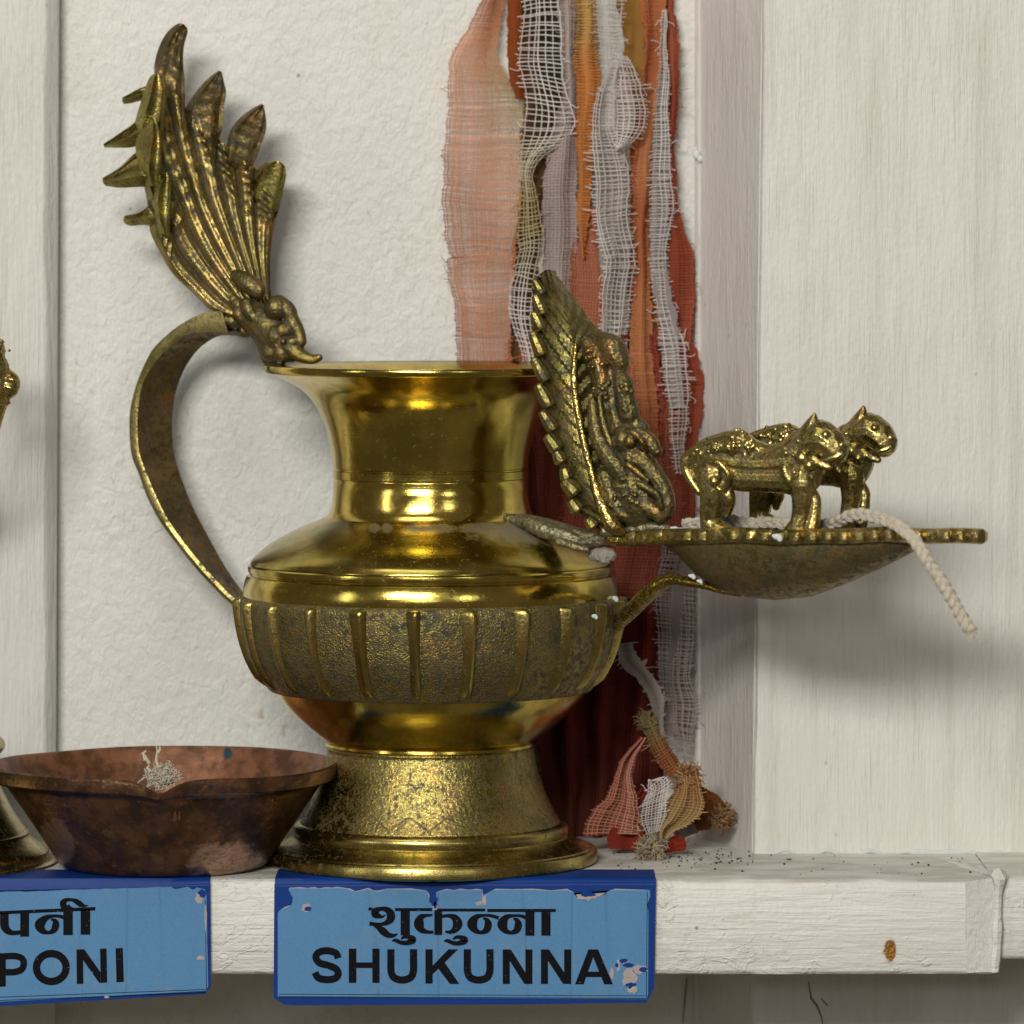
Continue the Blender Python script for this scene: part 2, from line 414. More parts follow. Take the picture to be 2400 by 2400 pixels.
def mk_sticker():
    t = NT('light_blue_print')
    c = t.mix(t.noise(4.5, 3, .8), (.040, .150, .335), (.115, .285, .50))
    c = t.mix(t.m_('MULTIPLY', t.noise(90, 3), .4), c, (.07, .225, .43))
    sc = t.ss(t.noise(10, 3, .7, off=3), .73, .76); c = t.mix(sc, c, (.45, .42, .42))
    dt = t.ss(t.noise(150, 5, .7, off=8), .5, .75); c = t.mix(t.m_('MULTIPLY', dt, .35), c, (.20, .27, .30))
    cr = t.ss(t.m_('ABSOLUTE', t.m_('SUBTRACT', t.noise(170, 2, .5, (1, 1, .10), off=3), .5)), 0, .03)
    return t.set(c, .4, 0, t.bump(cr, 2.5, .5, t.bump(t.noise(110, 2, .5, (1, 1, .15)), 5, .6)))
M_sticker = mk_sticker()
def mk_ink():
    t = NT('black_print')
    c = t.mix(t.ss(t.noise(7, 4, .75), .66, .70), (.006, .006, .008), (.12, .18, .26))
    return t.set(c, .9, Specular_IOR_Level=.12)
M_ink = mk_ink()
M_torn = simple('torn_paper', (.48, .42, .40), .9, 5, 2, .4)
M_speck = simple('dark_grit', (.03, .025, .02), .9)
M_flake = simple('brown_flake', (.30, .15, .05), .8)
M_clay = simple('grey_putty', (.40, .37, .31), .9, 12, 5, .4)
M_solder = brass('dusty_solder', base=(.42, .37, .26), dark=.42, rough=.5, bumpsz=14, bumpd=4, hue=.2)
M_whitepaint = simple('white_paint_drip', (.66, .68, .66), .6, 8, 2, .1)

M_crack = simple('crack_brown_wood', (.22, .17, .13), .9)  # plain brown for the crack lines

# ------------------------------------------------------------------ the setting
WALLD, BOARDD, FRONTD = 490.0, 148.0, -335.0
wall = thing('wall', (0, WALLD, -2400), None, None); wall['kind'] = 'structure'
def slab(name, pl, mat, tilt=None, label=None, parent=wall, seg=1):
    m = MB(); V = []
    m.add([tuple(p) for p in pl], [(0, 1, 2, 3)])
    return m.build(name, mat, parent, smooth=False, label=label)
def vboard(xa0, xa1, xb0, xb1, da, db, thick, name, mat, label=None, y0=-500, y1=3200, bevel=0):
    """vertical board: left edge from (xa0 at row 0) to (xa1 at row 2400), right edge likewise; left depth da, right depth db"""
    m = MB(); rows = []
    for k in range(13):
        y = y0+(y1-y0)*k/12
        xl = xa0+(xa1-xa0)*y/2400; xr = xb0+(xb1-xb0)*y/2400
        A = P(xl, y, da); B = P(xr, y, db)
        # verticals stay at the plane's true depth
        rows.append([tuple(A+Vector((0, thick, 0))), tuple(A), tuple(B), tuple(B+Vector((0, thick, 0)))])
    m.grid(rows, flip=True)
    o = m.build(name, mat, wall, smooth=False, label=label)
    return o
vboard(138, 128, 1700, 1700, WALLD, WALLD, 60, 'panel', M_plaster)
# left board standing proud, its rounded edge seen as a narrow strip
m = MB(); rows = []
for k in range(25):
    y = -500+3700*k/24; j = Nz(3, 1, lo=2, hi=14)
    e = 2.0*float(j(np.array(y/300.)))
    pr = [(-700, 395), (100+e, 395), (108+e, 398), (114+e, 410), (134-y*.0035, 425), (139-y*.0045, 434), (140-y*.0045, 492)]
    rows.append([tuple(P(x, y, d)) for x, d in pr])
m.grid(rows, flip=True); m.build('board', M_vert, wall, smooth=True, sharp=60)
# slanted post between panel and the right board
m = MB(); rows = []
for k in range(13):
    y = -500+3700*k/12
    pr = [(1628, 500), (1629, 452), (1636, 445), (1641, 447), (1646, 440), (1700, 330), (1784-y*.011, 170), (1792-y*.011, 165)]
    rows.append([tuple(P(x, y, d)) for x, d in pr])
m.grid(rows, flip=True); m.build('post', M_post, wall, smooth=True, sharp=20)
m = MB(); rows = []
for k in range(25):
    y = -500+3700*k/24
    e = 1.5*math.sin(y*.013)+1.2*math.sin(y*.031)
    pr = [(1786-y*.011+e, 190), (1787-y*.011+e, 156), (1793-y*.011+e, BOARDD), (2900, BOARDD)]
    rows.append([tuple(P(x, y, d)) for x, d in pr])
m.grid(rows, flip=True); m.build('board', M_vert, wall, smooth=True, sharp=40)
# peeling lips of old paint beside the post
m = MB()
for (x, y, r) in ((1632, 362, 9), (1640, 372, 7), (1630, 350, 5), (1634, 1000, 4)):
    m.sphere(P(x, y, 440), r, (1, .6, 1.3))
m.build('paint_lump', M_whitepaint, wall)
# crack in the board below the shelf
m = MB()
for path in ([(1895, 2300), (1901, 2340), (1915, 2358), (1925, 2382), (1932, 2420)], [(1925, 2340), (1935, 2352), (1942, 2358)], [(1610, 2290), (1606, 2330), (1600, 2400)], [(1768, 2290), (1766, 2310), (1772, 2300)]):
    d = BOARDD-.5 if path[0][0] > 1790 else 200 if path[0][0] > 1700 else WALLD-1
    m.tube([P(x, y, d) for x, y in path], [1, 2.6, 3, 1.6, .8][:len(path)] if len(path) > 3 else [1.2, 2, 1], 5)
m.build('crack', M_crack, wall)

shelf = thing('shelf', (0, 0, SHELF), 'white painted wooden shelf board carrying the brass lamp and the copper bowl', 'shelf')
def shelf_plank(x0, x1, dfront, zt, zb, name, seed):
    m = MB(); nz = Nz(seed, 2, lo=.3, hi=3); xs = np.linspace(x0, x1, 90); rows = []
    for x in xs:
        q = float(nz(np.array(x/120.), np.array(0.))); q2 = float(nz(np.array(x/40.), np.array(9.)))
        e = 1.5*q+.8*q2
        pr = [(600, zt), (dfront+26, zt+.3*e), (dfront+10, zt-2+.5*e), (dfront+2, zt-8+e), (dfront-1, zt-20), (dfront-1+e*.4, (zt+zb)/2), (dfront, zb+12), (dfront+5+e*.3, zb+3+e*.5), (dfront+14, zb), (600, zb)]
        rows.append([(x, d, z) for d, z in pr])
    m.grid(rows, flip=False)
    m.f.append([m.n-10+k for k in range(10)]); m.f.append([k for k in range(10)][::-1])
    return m.build(name, M_shelf, shelf, smooth=True, sharp=60)
kf = (D+FRONTD)/D
zb = (HZ-2285)*kf
shelf_plank(-2200, (2328-1200)*kf, FRONTD, SHELF, zb, 'plank', 3)
shelf_plank((2331-1200)*kf, 2600, FRONTD+12, SHELF+3, (HZ-2251)*kf, 'plank', 8)
# bead of thick paint over the joint
m = MB(); nz = Nz(5, 1, lo=1, hi=6)
pts = []; rr = []
for t in np.linspace(0, 1, 30):
    y = 2052+t*226; x = 2336+5*math.sin(t*5)+2*float(nz(np.array(t*3.))); pts.append(P(x, y, FRONTD-2)); rr.append(12+2.6*float(nz(np.array(t*4.))))
for t in np.linspace(0, 1, 8): pts.insert(0, P(2334-t*110, 2052-30*t, FRONTD+20+t*330)); rr.insert(0, 9)
m.tube(pts, rr, 8); m.build('paint_ridge', M_shelf, shelf)
m = MB(); m.tube([P(2270, 2062, FRONTD-1), P(2262, 2170, FRONTD), P(2266, 2276, FRONTD)], [3, 2, 3], 6)
m.prism([(2262, 2066), (2330, 2058), (2332, 2278), (2266, 2280)], FRONTD-4, FRONTD+20)
m.build('paint_patch', M_patch, shelf)
# caulk along the back corner at the right
m = MB(); nz = Nz(31, 1, lo=1, hi=4); pts = [P(x, 1999+2*float(nz(np.array(x/30.))), BOARDD) for x in range(1800, 2500, 9)]
m.tube(pts, [4+1.5*float(nz(np.array(i/4.)))+6*math.exp(-((i-44)/6)**2) for i in range(len(pts))], 8)
m.build('caulk_bead', M_whitepaint, shelf)
# grit on the shelf
m = MB()
for k in range(165):
    u = rng.random(); X = 1440+u**1.7*980; dd = rng.uniform(-280, 130) if X > 1800 else rng.uniform(-200, 330)
    if rng.random() < .45: X = rng.uniform(1540, 1780); dd = rng.uniform(-60, 200)
    r = rng.choice((.9, 1.2, 1.5, 1.8, 2.2, 2.8))
    m.sphere((X-1200, dd, SHELF+r*.5), r, (1.2, 1, .8), seg=5, rings=3)
m.build('grit', M_speck, None, label='scattered dark grit and droppings on the shelf top', cat='grit', kind='stuff')
m = MB()
for X, dd in ((1735, 40), (1610, -40), (1850, 20), (1560, -120)):
    a = rng.random()*3; m.sphere((X-1200, dd, SHELF+2), 7, (math.cos(a)*.9+.5, .6, .25), seg=7, rings=4)
m.build('flakes', M_flake, None, label='few rust coloured flakes lying among the grit', cat='flakes', kind='stuff')

# ------------------------------------------------------------------ brass oil lamp (ewer)
AX = 1009-1200
lamp = thing('brass_oil_lamp', (AX, 0, SHELF), 'tall brass oil lamp ewer with ribbed belly, serpent hood handle and lion dish', 'oil lamp')
def lat(prof, name, mat, seg=144, sharp=30, smoothn=0, parent=lamp, cx=AX, cy=0, label=None):
    pr = [(r, zy(y)) for r, y in (crom(prof, smoothn) if smoothn else prof)]
    m = MB(); m.lathe(pr[::-1], cx, cy, seg)
    # stitch caps are not needed: shells run into each other
    return m.build(name, mat, parent, sharp=sharp, label=label)
lat([(0, 2018), (384, 2018), (390, 2013), (391, 1992), (387, 1986), (378, 1984), (376, 1981), (372, 1980), (350, 1972), (328, 1962), (322, 1959), (320, 1956), (322, 1950), (323, 1940), (320, 1932), (312, 1927), (306, 1925), (303, 1926), (300, 1928), (0, 1928)], 'base', M_base, sharp=40)
lat([(306, 1927), (303, 1921), (290, 1899), (272, 1862), (257, 1820), (248, 1785), (243, 1758), (241, 1748), (200, 1748)], 'foot', M_foot, smoothn=4, sharp=0)
lat([(236, 1752), (243, 1749), (247, 1744), (246, 1738), (240, 1735)], 'collar', M_polish)
lat([(238, 1738), (256, 1727), (288, 1702), (322, 1672), (350, 1642), (371, 1612), (380, 1595)], 'lower_bowl', M_polish, smoothn=5, sharp=0)
lat([(368, 1614), (374, 1615), (380, 1612), (398, 1586), (416, 1556), (432, 1518), (441, 1478), (446, 1440), (447, 1410), (444, 1400), (436, 1392)], 'ribbed_band', M_rough, smoothn=4, sharp=40)
lat([(438, 1396), (439, 1386), (438, 1372), (434, 1356), (430, 1347), (427, 1345), (424, 1343), (424, 1340), (427, 1338), (428, 1332), (427, 1325), (424, 1322), (420, 1321), (419, 1317)], 'belt', M_polish, sharp=28)
lat([(422, 1319), (416, 1308), (404, 1296), (388, 1283), (366, 1268), (338, 1252), (305, 1236), (270, 1222), (246, 1212), (236, 1207), (224, 1203)], 'shoulder', M_shoulder, smoothn=4, sharp=0)
neck_out = [(246, 1212), (239, 1204), (234, 1192), (230.5, 1176), (228.5, 1155), (228, 1126), (226, 1124), (226, 1121), (229, 1119), (229, 1102), (226, 1100), (226, 1097), (229, 1095)]
flare = [(229, 1095), (231, 1070), (236, 1040), (244, 1008), (256, 975), (274, 943), (300, 915), (332, 895), (362, 882), (378, 876)]
lip = [(378, 876), (388, 874), (391, 871), (392, 860), (390, 856), (386, 855), (350, 866), (300, 892), (255, 940), (228, 1000), (214, 1090), (212, 1250)]
lat(neck_out+crom(flare, 4)[1:]+lip[1:], 'neck', M_polish, sharp=45)
# ribs round the belly
m = MB(); pr = crom([(386, 1606), (406, 1574), (424, 1537), (438, 1492), (446, 1450), (450, 1418), (449, 1404), (442, 1398)], 3)
G = []
for i, (r, y) in enumerate(pr):
    t = i/(len(pr)-1); e = min(1, min(t, 1-t)*9+.15); wd = (10.5+3*t)*(.55+.45*e); hh = 17*e
    row = []
    for a, h in ((-2.3, -7), (-2.1, -1), (-1.4, .30*hh), (-.62, .84*hh), (-.05, hh), (.45, hh*.78), (.85, 0), (1.0, -7)):
        row.append((a*wd, -(r+h-3), zy(y)))
    G.append([(x+AX, yy, z) for x, yy, z in row])
m.grid(G); m.f.append(list(range(8))); m.f.append([m.n-8+k for k in range(8)][::-1])
rib = m.build('rib', M_rib, lamp, sharp=50)
for k in range(1, 22):
    c = rib.copy(); COL.objects.link(c); c.parent = lamp
    c.rotation_euler = (0, 0, math.radians(16.364*k))
rib.rotation_euler = (0, 0, 0)
for o in [o for o in COL.objects if o.name.startswith('rib') and o.parent == lamp and o.type == 'MESH' and not o.name.startswith('ribbed')]:
    o.rotation_euler.z += math.radians(-3.2)
    o.scale = (1+rng.uniform(-.15, .15), 1, 1)

# ---- handle strap (the whole lamp is turned about 28 degrees: handle away, dish towards the camera)
EXTRA[0] = 0.5
outer = [(520, 728), (467, 737), (417, 765), (386, 790), (355, 823), (324, 888), (307, 950), (303, 1000), (308, 1065), (325, 1110), (345, 1165), (375, 1222), (410, 1270), (449, 1320), (492, 1368), (545, 1418), (625, 1470)]
edge = [(535, 780), (470, 778), (430, 789), (396, 814), (359, 856), (334, 900), (324, 955), (322, 1003), (326, 1060), (342, 1106), (362, 1155), (390, 1212), (424, 1262), (462, 1310), (503, 1356), (552, 1405), (632, 1458)]
inner = [(575, 790), (520, 786), (480, 806), (452, 834), (428, 874), (412, 920), (404, 975), (404, 1030), (412, 1080), (429, 1133), (448, 1180), (472, 1228), (500, 1280), (526, 1326), (552, 1364), (580, 1398), (650, 1450)]
A, B, C = crom(outer, 4), crom(edge, 4), crom(inner, 4)
m = MB(); m2 = MB(); G = []; G2 = []
for a, b, c in zip(A, B, C):
    dn, df = -40, 62
    pa, pb, pc = P(a[0], a[1], dn), P(b[0], b[1], dn), P(c[0], c[1], df)
    t = pa-pb; pd = pc+t*.8
    pe = (pb+pc)/2+t*.22
    G.append([tuple(pd), tuple(pa), tuple(pa.lerp(pb, .5)+Vector((0, -4, 0))), tuple(pb)])
    G2.append([tuple(pb), tuple(pb.lerp(pe, .4)), tuple(pe), tuple(pe.lerp(pc, .7)), tuple(pc), tuple(pd)])
m.grid(G); m.build('handle', M_strap, lamp, sharp=40)
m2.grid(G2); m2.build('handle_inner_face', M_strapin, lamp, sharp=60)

# ---- cast pieces: blobs fused by a voxel remesh
class Sculpt(MB):
    def chain(s, pts, n=5):
        """pts (px,py,d,r)"""
        q = crom(pts, n)
        for p in q: s.sphere(P(p[0], p[1], p[2]), p[3], seg=10, rings=7)
    def ball(s, px, py, d, r, scl=(1, 1, 1), rot=None): s.sphere(P(px, py, d), r, scl, rot, seg=12, rings=8)
    def curls(s, px, py, d, R, n, r, seed=1):
        q = random.Random(seed)
        for k in range(n):
            a = q.uniform(0, 6.28); u = q.uniform(0, 1)**.5
            x, z = math.cos(a)*u*R, math.sin(a)*u*R; y = -math.sqrt(max(0, R*R-x*x-z*z))
            s.sphere(P(px, py, d)+Vector((x, y, z)), r*q.uniform(.7, 1.3), seg=8, rings=6)
    def cast(s, name, mat, parent, vox=2.2, sm=2, label=None, noise=0):
        o = s.build(name, mat, parent, sharp=0, label=label)
        r = o.modifiers.new('fuse', 'REMESH'); r.mode = 'VOXEL'; r.voxel_size = vox*S; r.use_smooth_shade = True
        if sm: q = o.modifiers.new('soften', 'SMOOTH'); q.iterations = sm; q.factor = .5
        if noise:
            t = bpy.data.textures.new(name+'_relief', 'CLOUDS'); t.noise_scale = 9*S; t.noise_depth = 2
            d = o.modifiers.new('relief', 'DISPLACE'); d.texture = t; d.strength = noise*S; d.mid_level = .5; d.texture_coords = 'LOCAL'
        return o
# serpent hood: a cupped sheet of ribs rising from the head
cols = [
 [(548, 742, -22), (500, 722, -45), (460, 684, -62), (414, 640, -84), (384, 590, -100), (360, 540, -115), (362, 508, -120)],
 [(560, 735, -12), (515, 700, -30), (468, 650, -42), (422, 590, -62), (388, 520, -85), (360, 455, -118), (340, 404, -140)],
 [(572, 728, -4), (530, 680, -15), (482, 620, -25), (440, 550, -38), (405, 460, -60), (366, 380, -95), (330, 312, -125)],
 [(582, 722, 0), (545, 665, -5), (500, 595, -12), (460, 515, -18), (425, 420, -25), (392, 330, -45), (365, 240, -60)],
 [(590, 718, 8), (556, 652, 5), (516, 575, 2), (476, 490, 0), (442, 390, -3), (424, 310, -8), (412, 225, -16)],
 [(598, 716, 16), (568, 645, 20), (534, 562, 26), (500, 475, 32), (472, 385, 38), (452, 310, 38), (440, 262, 34)],
 [(606, 714, 24), (580, 640, 38), (552, 560, 50), (526, 480, 58), (506, 400, 62), (494, 350, 62), (482, 300, 60)],
 [(614, 714, 32), (594, 645, 52), (572, 570, 66), (556, 500, 76), (546, 440, 82), (536, 390, 84), (528, 345, 84)],
 [(620, 714, 38), (605, 650, 64), (592, 580, 80), (584, 520, 92), (580, 460, 98), (578, 410, 100), (580, 365, 100)],
 [(628, 716, 44), (616, 660, 74), (608, 595, 92), (606, 535, 104), (606, 490, 110), (604, 450, 114), (606, 410, 114)],
 [(636, 718, 48), (631, 668, 82), (631, 610, 102), (635, 560, 114), (644, 515, 122), (654, 480, 126), (662, 448, 126)]]
Cg = np.array([crom(c, 8) for c in cols])            # (11, nv, 3)
nu = 121; nv = Cg.shape[1]; G = np.zeros((nv, nu, 3)); back = np.zeros((nv, nu, 3))
for j in range(nv):
    cc = np.array(crom([tuple(x) for x in Cg[:, j]], 12))
    for i in range(nu):
        u = i/12.0; v = j/(nv-1)
        rg = abs(math.sin(math.pi*u*.8+.4)); prof = rg**.8
        h = 17*prof*(.3+.7*v) + (1.0*math.sin(u*math.pi*4.8) if v > .1 else 0)
        if .56 < v < .9: h += 5*(math.sin(v*95+u*1.5) > 0.1)*prof
        if i in (0, nu-1): h = 6
        p = P(cc[i][0], cc[i][1], cc[i][2]); G[j, i] = p+Vector((h*.45, -h, h*.1)); back[j, i] = p+Vector((-9, 12, -3))
m = MB(); n0 = nv*nu
m.grid(G); m.grid(back, flip=True)
for i in range(nu-1):
    m.f.append([i+1, i, n0+i, n0+i+1]); k = (nv-1)*nu+i; m.f.append([k, k+1, n0+k+1, n0+k])
for j in range(nv-1):
    a = j*nu; m.f.append([a, a+nu, n0+a+nu, n0+a]); b = j*nu+nu-1; m.f.append([b+nu, b, n0+b, n0+b+nu])
hood = m.build('serpent_hood', M_hood, lamp, sharp=50)
def leaf(b, tip, width, mid, name, mat, parent, side=0., cup=10, point=.8, thick=14, lean=0, ridge=0):
    """cupped plume tip: b, tip (px,py,d); mid: where it is widest"""
    B, T = P(*b), P(*tip); ax = T-B; Ln = ax.length; ax.normalize()
    view = Vector((0, -1, 0)); sd = ax.cross(view).normalized(); nrm = sd.cross(ax).normalized()
    if side: R = Matrix.Rotation(side, 3, ax); sd = R @ sd; nrm = R @ nrm
    F, K = [], []; nn = 22; mm = 17; q0 = ridge
    for i in range(nn+1):
        t = i/nn
        x_ = max(0, (t-mid)/(1-mid))
        wd = width/2*(math.sin(min(t/mid, 1)*math.pi/2)*.35+.65 if t < mid else max(.05, (1-x_**(1.75 if point < 1.5 else 2.6))**(1. if point < 1.5 else .5)))
        cen = B+ax*(t*Ln)+nrm*(lean*t*t)+sd*(math.sin(t*3)*width*.03)
        fr, bk = [], []
        for j in range(mm):
            q = -1+2*j/(mm-1); jag = 1+.035*math.sin(i*2.3+j)+.03*math.sin(i*.9)
            x = q*wd*jag; k_ = wd/(width/2)
            if q < q0: h = cup*(1-2.1*(q0-q)/(1+q0))
            else:
                z_ = (q-q0)/(1-q0); h = cup*(1-1.5*math.sin(min(z_*1.25, 1)*math.pi*.62))+(cup*.7*max(0, z_-.8)/.2)
            h += 1.6*math.sin(z_*14) if q > q0 and z_ < .8 and point < 1.5 else 0
            fr.append(tuple(cen+sd*x+nrm*(h*k_))); bk.append(tuple(cen+sd*x*.97+nrm*(-thick-cup*(1-q*q*.8)*.6)))
        F.append(fr); K.append(bk)
    m = MB(); N = (nn+1)*mm; m.grid(F, flip=True); m.grid(K)
    for i in range(nn):
        a = i*mm; m.f.append([a, a+mm, N+a+mm, N+a][::-1]); b2 = a+mm-1; m.f.append([b2+mm, b2, N+b2, N+b2+mm][::-1])
    for j in range(mm-1):
        m.f.append([j, j+1, N+j+1, N+j]); k = nn*mm+j; m.f.append([k+1, k, N+k, N+k+1])
    return m.build(name, mat, parent, sharp=40)
def HQ(a, b): return 188+a/2.059, b/2.059
def facet(left, ridge, right, d, hgt, name, mat, parent, back=20, n=5, tilt=0, wr=0):
    """cast plume: left edge, raised ridge and right edge traced from base to tip"""
    A, B_, C_ = [crom([(*HQ(*p),) for p in e], n) for e in (left, ridge, right)]
    N = min(len(A), len(B_), len(C_))
    rs_ = lambda e: [e[int(round(i*(len(e)-1)/(N-1)))] for i in range(N)]
    A, B_, C_ = rs_(A), rs_(B_), rs_(C_); F = []
    for i in range(N):
        t = i/(N-1); dd = d+tilt*t+14*max(0, 1-t*4); hh = hgt*(1-.75*t**3)*min(1, .25+t*3); row = []
        L_, M_, R_ = P(A[i][0], A[i][1], dd+4), P(B_[i][0], B_[i][1], dd-hh), P(C_[i][0], C_[i][1], dd+2)
        row += [L_+Vector((0, back, 0))*(1-.5*t), L_, L_.lerp(M_, .5)+Vector((0, -1, 0)), M_]
        for k in range(1, 8):
            u = k/8; q = M_.lerp(R_, u); q.y += hh*.55*math.sin(u*math.pi)+wr*math.sin(u*19+i*.25)+(.8*math.sin(i*1.7) if wr else 0)
            if k == 7: q.y -= hh*.5
            row.append(q)
        row += [R_, R_+Vector((0, back, 0))*(1-.5*t)]
        F.append([tuple(q) for q in row])
    m = MB(); m.grid(F, closev=True); m.f.append(list(range(len(F[0])))[::-1]); m.f.append([m.n-len(F[0])+k for k in range(len(F[0]))])
    return m.build(name, mat, parent, sharp=32)
facet([(400, 700), (378, 500), (358, 360), (362, 290), (385, 215), (420, 155), (462, 119), (483, 112)], [(425, 700), (400, 480), (380, 350), (405, 270), (430, 200), (455, 158), (474, 132), (488, 116)], [(515, 700), (503, 560), (504, 470), (503, 390), (495, 300), (500, 220), (518, 148), (500, 116)], -26, 15, 'plume', M_leafd, hood, wr=1.6, tilt=-8)
facet([(560, 760), (530, 640), (515, 560), (512, 515), (560, 440), (620, 375), (668, 340)], [(590, 760), (560, 680), (540, 590), (550, 515), (592, 436), (640, 378), (673, 343)], [(650, 780), (662, 690), (684, 620), (692, 520), (704, 450), (694, 400), (683, 347)], 40, 15, 'plume', M_leafd, hood, wr=1.4)
facet([(700, 900), (690, 820), (700, 740), (720, 640), (760, 580), (820, 530), (875, 500)], [(730, 900), (715, 800), (722, 720), (738, 645), (778, 592), (832, 540), (880, 504)], [(790, 920), (802, 830), (842, 780), (872, 700), (894, 635), (897, 580), (886, 508)], 80, 14, 'plume', M_leafd, hood, wr=1.4)
facet([(836, 1060), (820, 960), (816, 925), (830, 880), (852, 828), (885, 788), (928, 774)], [(866, 1080), (850, 980), (850, 930), (868, 868), (892, 820), (920, 790), (944, 777)], [(905, 1150), (930, 1050), (957, 1000), (978, 920), (993, 850), (986, 800), (958, 777)], 106, 14, 'plume', M_leaf, hood)
facet([(300, 700), (262, 620), (272, 560), (290, 500), (312, 428), (336, 372), (360, 354)], [(330, 700), (300, 640), (312, 560), (332, 490), (346, 430), (354, 385), (366, 358)], [(395, 720), (398, 640), (404, 560), (410, 480), (408, 420), (396, 372), (374, 356)], -140, 20, 'plume', M_leaf, hood, back=26)
facet([(310, 900), (282, 800), (266, 690), (298, 622), (328, 578), (344, 562)], [(350, 900), (332, 820), (340, 740), (350, 665), (352, 610), (348, 566)], [(390, 920), (386, 840), (390, 760), (390, 690), (378, 610), (354, 563)], -158, 20, 'plume', M_leaf, hood, back=26)
facet([(380, 1130), (360, 1060), (344, 970), (338, 905), (366, 852), (402, 828)], [(410, 1130), (386, 1060), (376, 980), (384, 915), (400, 868), (412, 830)], [(432, 1160), (430, 1080), (434, 1000), (436, 920), (432, 870), (418, 830)], -140, 17, 'plume', M_leaf, hood, back=26)
facet([(340, 660), (262, 707), (180, 713), (118, 712)], [(340, 600), (250, 655), (180, 685), (113, 704)], [(330, 520), (256, 594), (185, 645), (112, 694)], -132, 18, 'spike', M_leaf, hood, back=24)
facet([(370, 900), (276, 902), (190, 906), (122, 897)], [(360, 850), (280, 850), (190, 868), (108, 878)], [(350, 700), (270, 735), (188, 808), (108, 858)], -146, 18, 'spike', M_leaf, hood, back=24)
facet([(400, 1100), (305, 1086), (245, 1090), (214, 1078)], [(390, 1058), (312, 1052), (250, 1058), (206, 1060)], [(360, 930), (325, 992), (278, 1026), (214, 1040)], -122, 16, 'spike', M_leaf, hood, back=24)
facet([(350, 470), (292, 485), (250, 496), (212, 502)], [(340, 446), (282, 460), (240, 475), (202, 488)], [(330, 410), (282, 428), (240, 450), (203, 470)], -105, 9, 'spike', M_leaf, hood, back=14)
# the serpent's head biting the rim
s = Sculpt()
s.chain([(556, 648, -5, 18), (580, 662, -8, 24), (606, 682, -4, 21)], 4)
s.chain([(577, 712, -20, 16), (586, 730, -26, 17), (600, 750, -24, 13)], 4)
s.ball(648, 722, -12, 30); s.chain([(655, 712, -8, 22), (676, 728, -4, 20), (684, 748, 0, 16)], 4)
s.chain([(684, 752, -6, 20), (698, 775, -8, 17), (706, 800, -8, 14)], 5)
s.chain([(600, 742, 8, 30), (618, 775, 6, 32), (634, 812, 4, 30), (640, 838, 2, 16)], 5)
s.ball(648, 788, -14, 30); s.ball(636, 822, -8, 28); s.ball(662, 826, -10, 26)
s.chain([(672, 806, -12, 24), (690, 822, -8, 22), (712, 836, -4, 16), (734, 842, 0, 12), (748, 838, 0, 9)], 6)
s.ball(666, 775, -22, 24, (1, .7, .8)); s.ball(690, 800, -16, 20, (1.1, .7, .6)); s.ball(664, 800, -40, 8); s.chain([(560, 735, -14, 18), (590, 762, -6, 20), (612, 800, -2, 16), (626, 842, 0, 14), (640, 852, 0, 10)], 5)
s.ball(545, 752, 6, 22); s.ball(575, 775, 6, 18); s.ball(530, 752, 0, 20); s.chain([(535, 690, -8, 14), (560, 716, -14, 16)], 4)
s.chain([(588, 735, 4, 34), (622, 762, 6, 42), (652, 795, 4, 42), (682, 822, 2, 28)], 5)
s.cast('serpent_head', M_castdark, lamp, 2.0, 4)

# ---- neck joint, dish, arm
EXTRA[0] = 0.53; EXTRA[1] = -60
def Z2(a, b): return 1000+a/2.415, 600+b/2.415
s = Sculpt()
s.chain([(1228, 1222, -30, 14), (1270, 1240, -45, 20), (1320, 1256, -40, 18), (1370, 1268, -30, 14), (1430, 1268, -20, 11), (1480, 1262, -10, 10)], 8)
s.chain([(1240, 1222, 10, 14), (1290, 1238, 10, 18), (1350, 1258, 0, 14), (1450, 1262, 10, 11)], 8)
s.chain([(1310, 1268, -60, 10), (1350, 1282, -60, 9), (1375, 1288, -50, 8)], 5)
s.chain([(1180, 1212, 0, 10), (1240, 1226, -10, 20), (1300, 1244, -20, 24), (1360, 1258, -20, 20), (1430, 1264, -20, 15), (1490, 1262, -20, 13)], 8)
s.cast('solder_joint', M_solder, lamp, 2.4, 3, noise=5)
s = Sculpt(); s.chain([(1392, 1302, -20, 13), (1412, 1300, -30, 17), (1432, 1300, -26, 14)], 4); s.ball(1418, 1308, -30, 15)
s.cast('putty_lump', M_clay, lamp, 1.6, 1, noise=7)
def hd(x): return float(np.interp(x, [1400, 1470, 1530, 1600, 1700, 1850, 2000, 2100, 2180, 2230, 2300], [34, 52, 84, 122, 148, 154, 138, 106, 62, 36, 12]))
xs = np.linspace(1440, 2300, 120)
out = []
def outline(off, scal=0):
    pts = []
    for sgn in (-1, 1):
        seq = xs if sgn < 0 else xs[::-1]
        for x in seq: pts.append((x, sgn*hd(x)))
    n = len(pts); res = []; L = 0
    for i in range(n):
        a, b = pts[i-1], pts[(i+1) % n]; t = np.array(b)-np.array(a); t = t/(np.linalg.norm(t)+1e-9); nrm = np.array((t[1], -t[0]))
        L += np.hypot(*(np.array(pts[i])-np.array(pts[i-1]))) if i else 0
        sc = scal*(abs(math.cos(L*math.pi/37)))**.55
        res.append((pts[i][0]+nrm[0]*(off+sc), pts[i][1]+nrm[1]*(off+sc)))
    return res
def smoothpts(pts, x): return pts
EXTRA[1] = -100
zrim = lambda x: zy(1243-(x-1440)*4/860)+2.2*math.sin(x/63)+1.5*math.sin(x/27)
m = MB(); o1, o2, o3, o4, o5 = outline(0, 0), outline(3, 6), outline(3, 15), outline(-20), outline(3, 7)
G = []
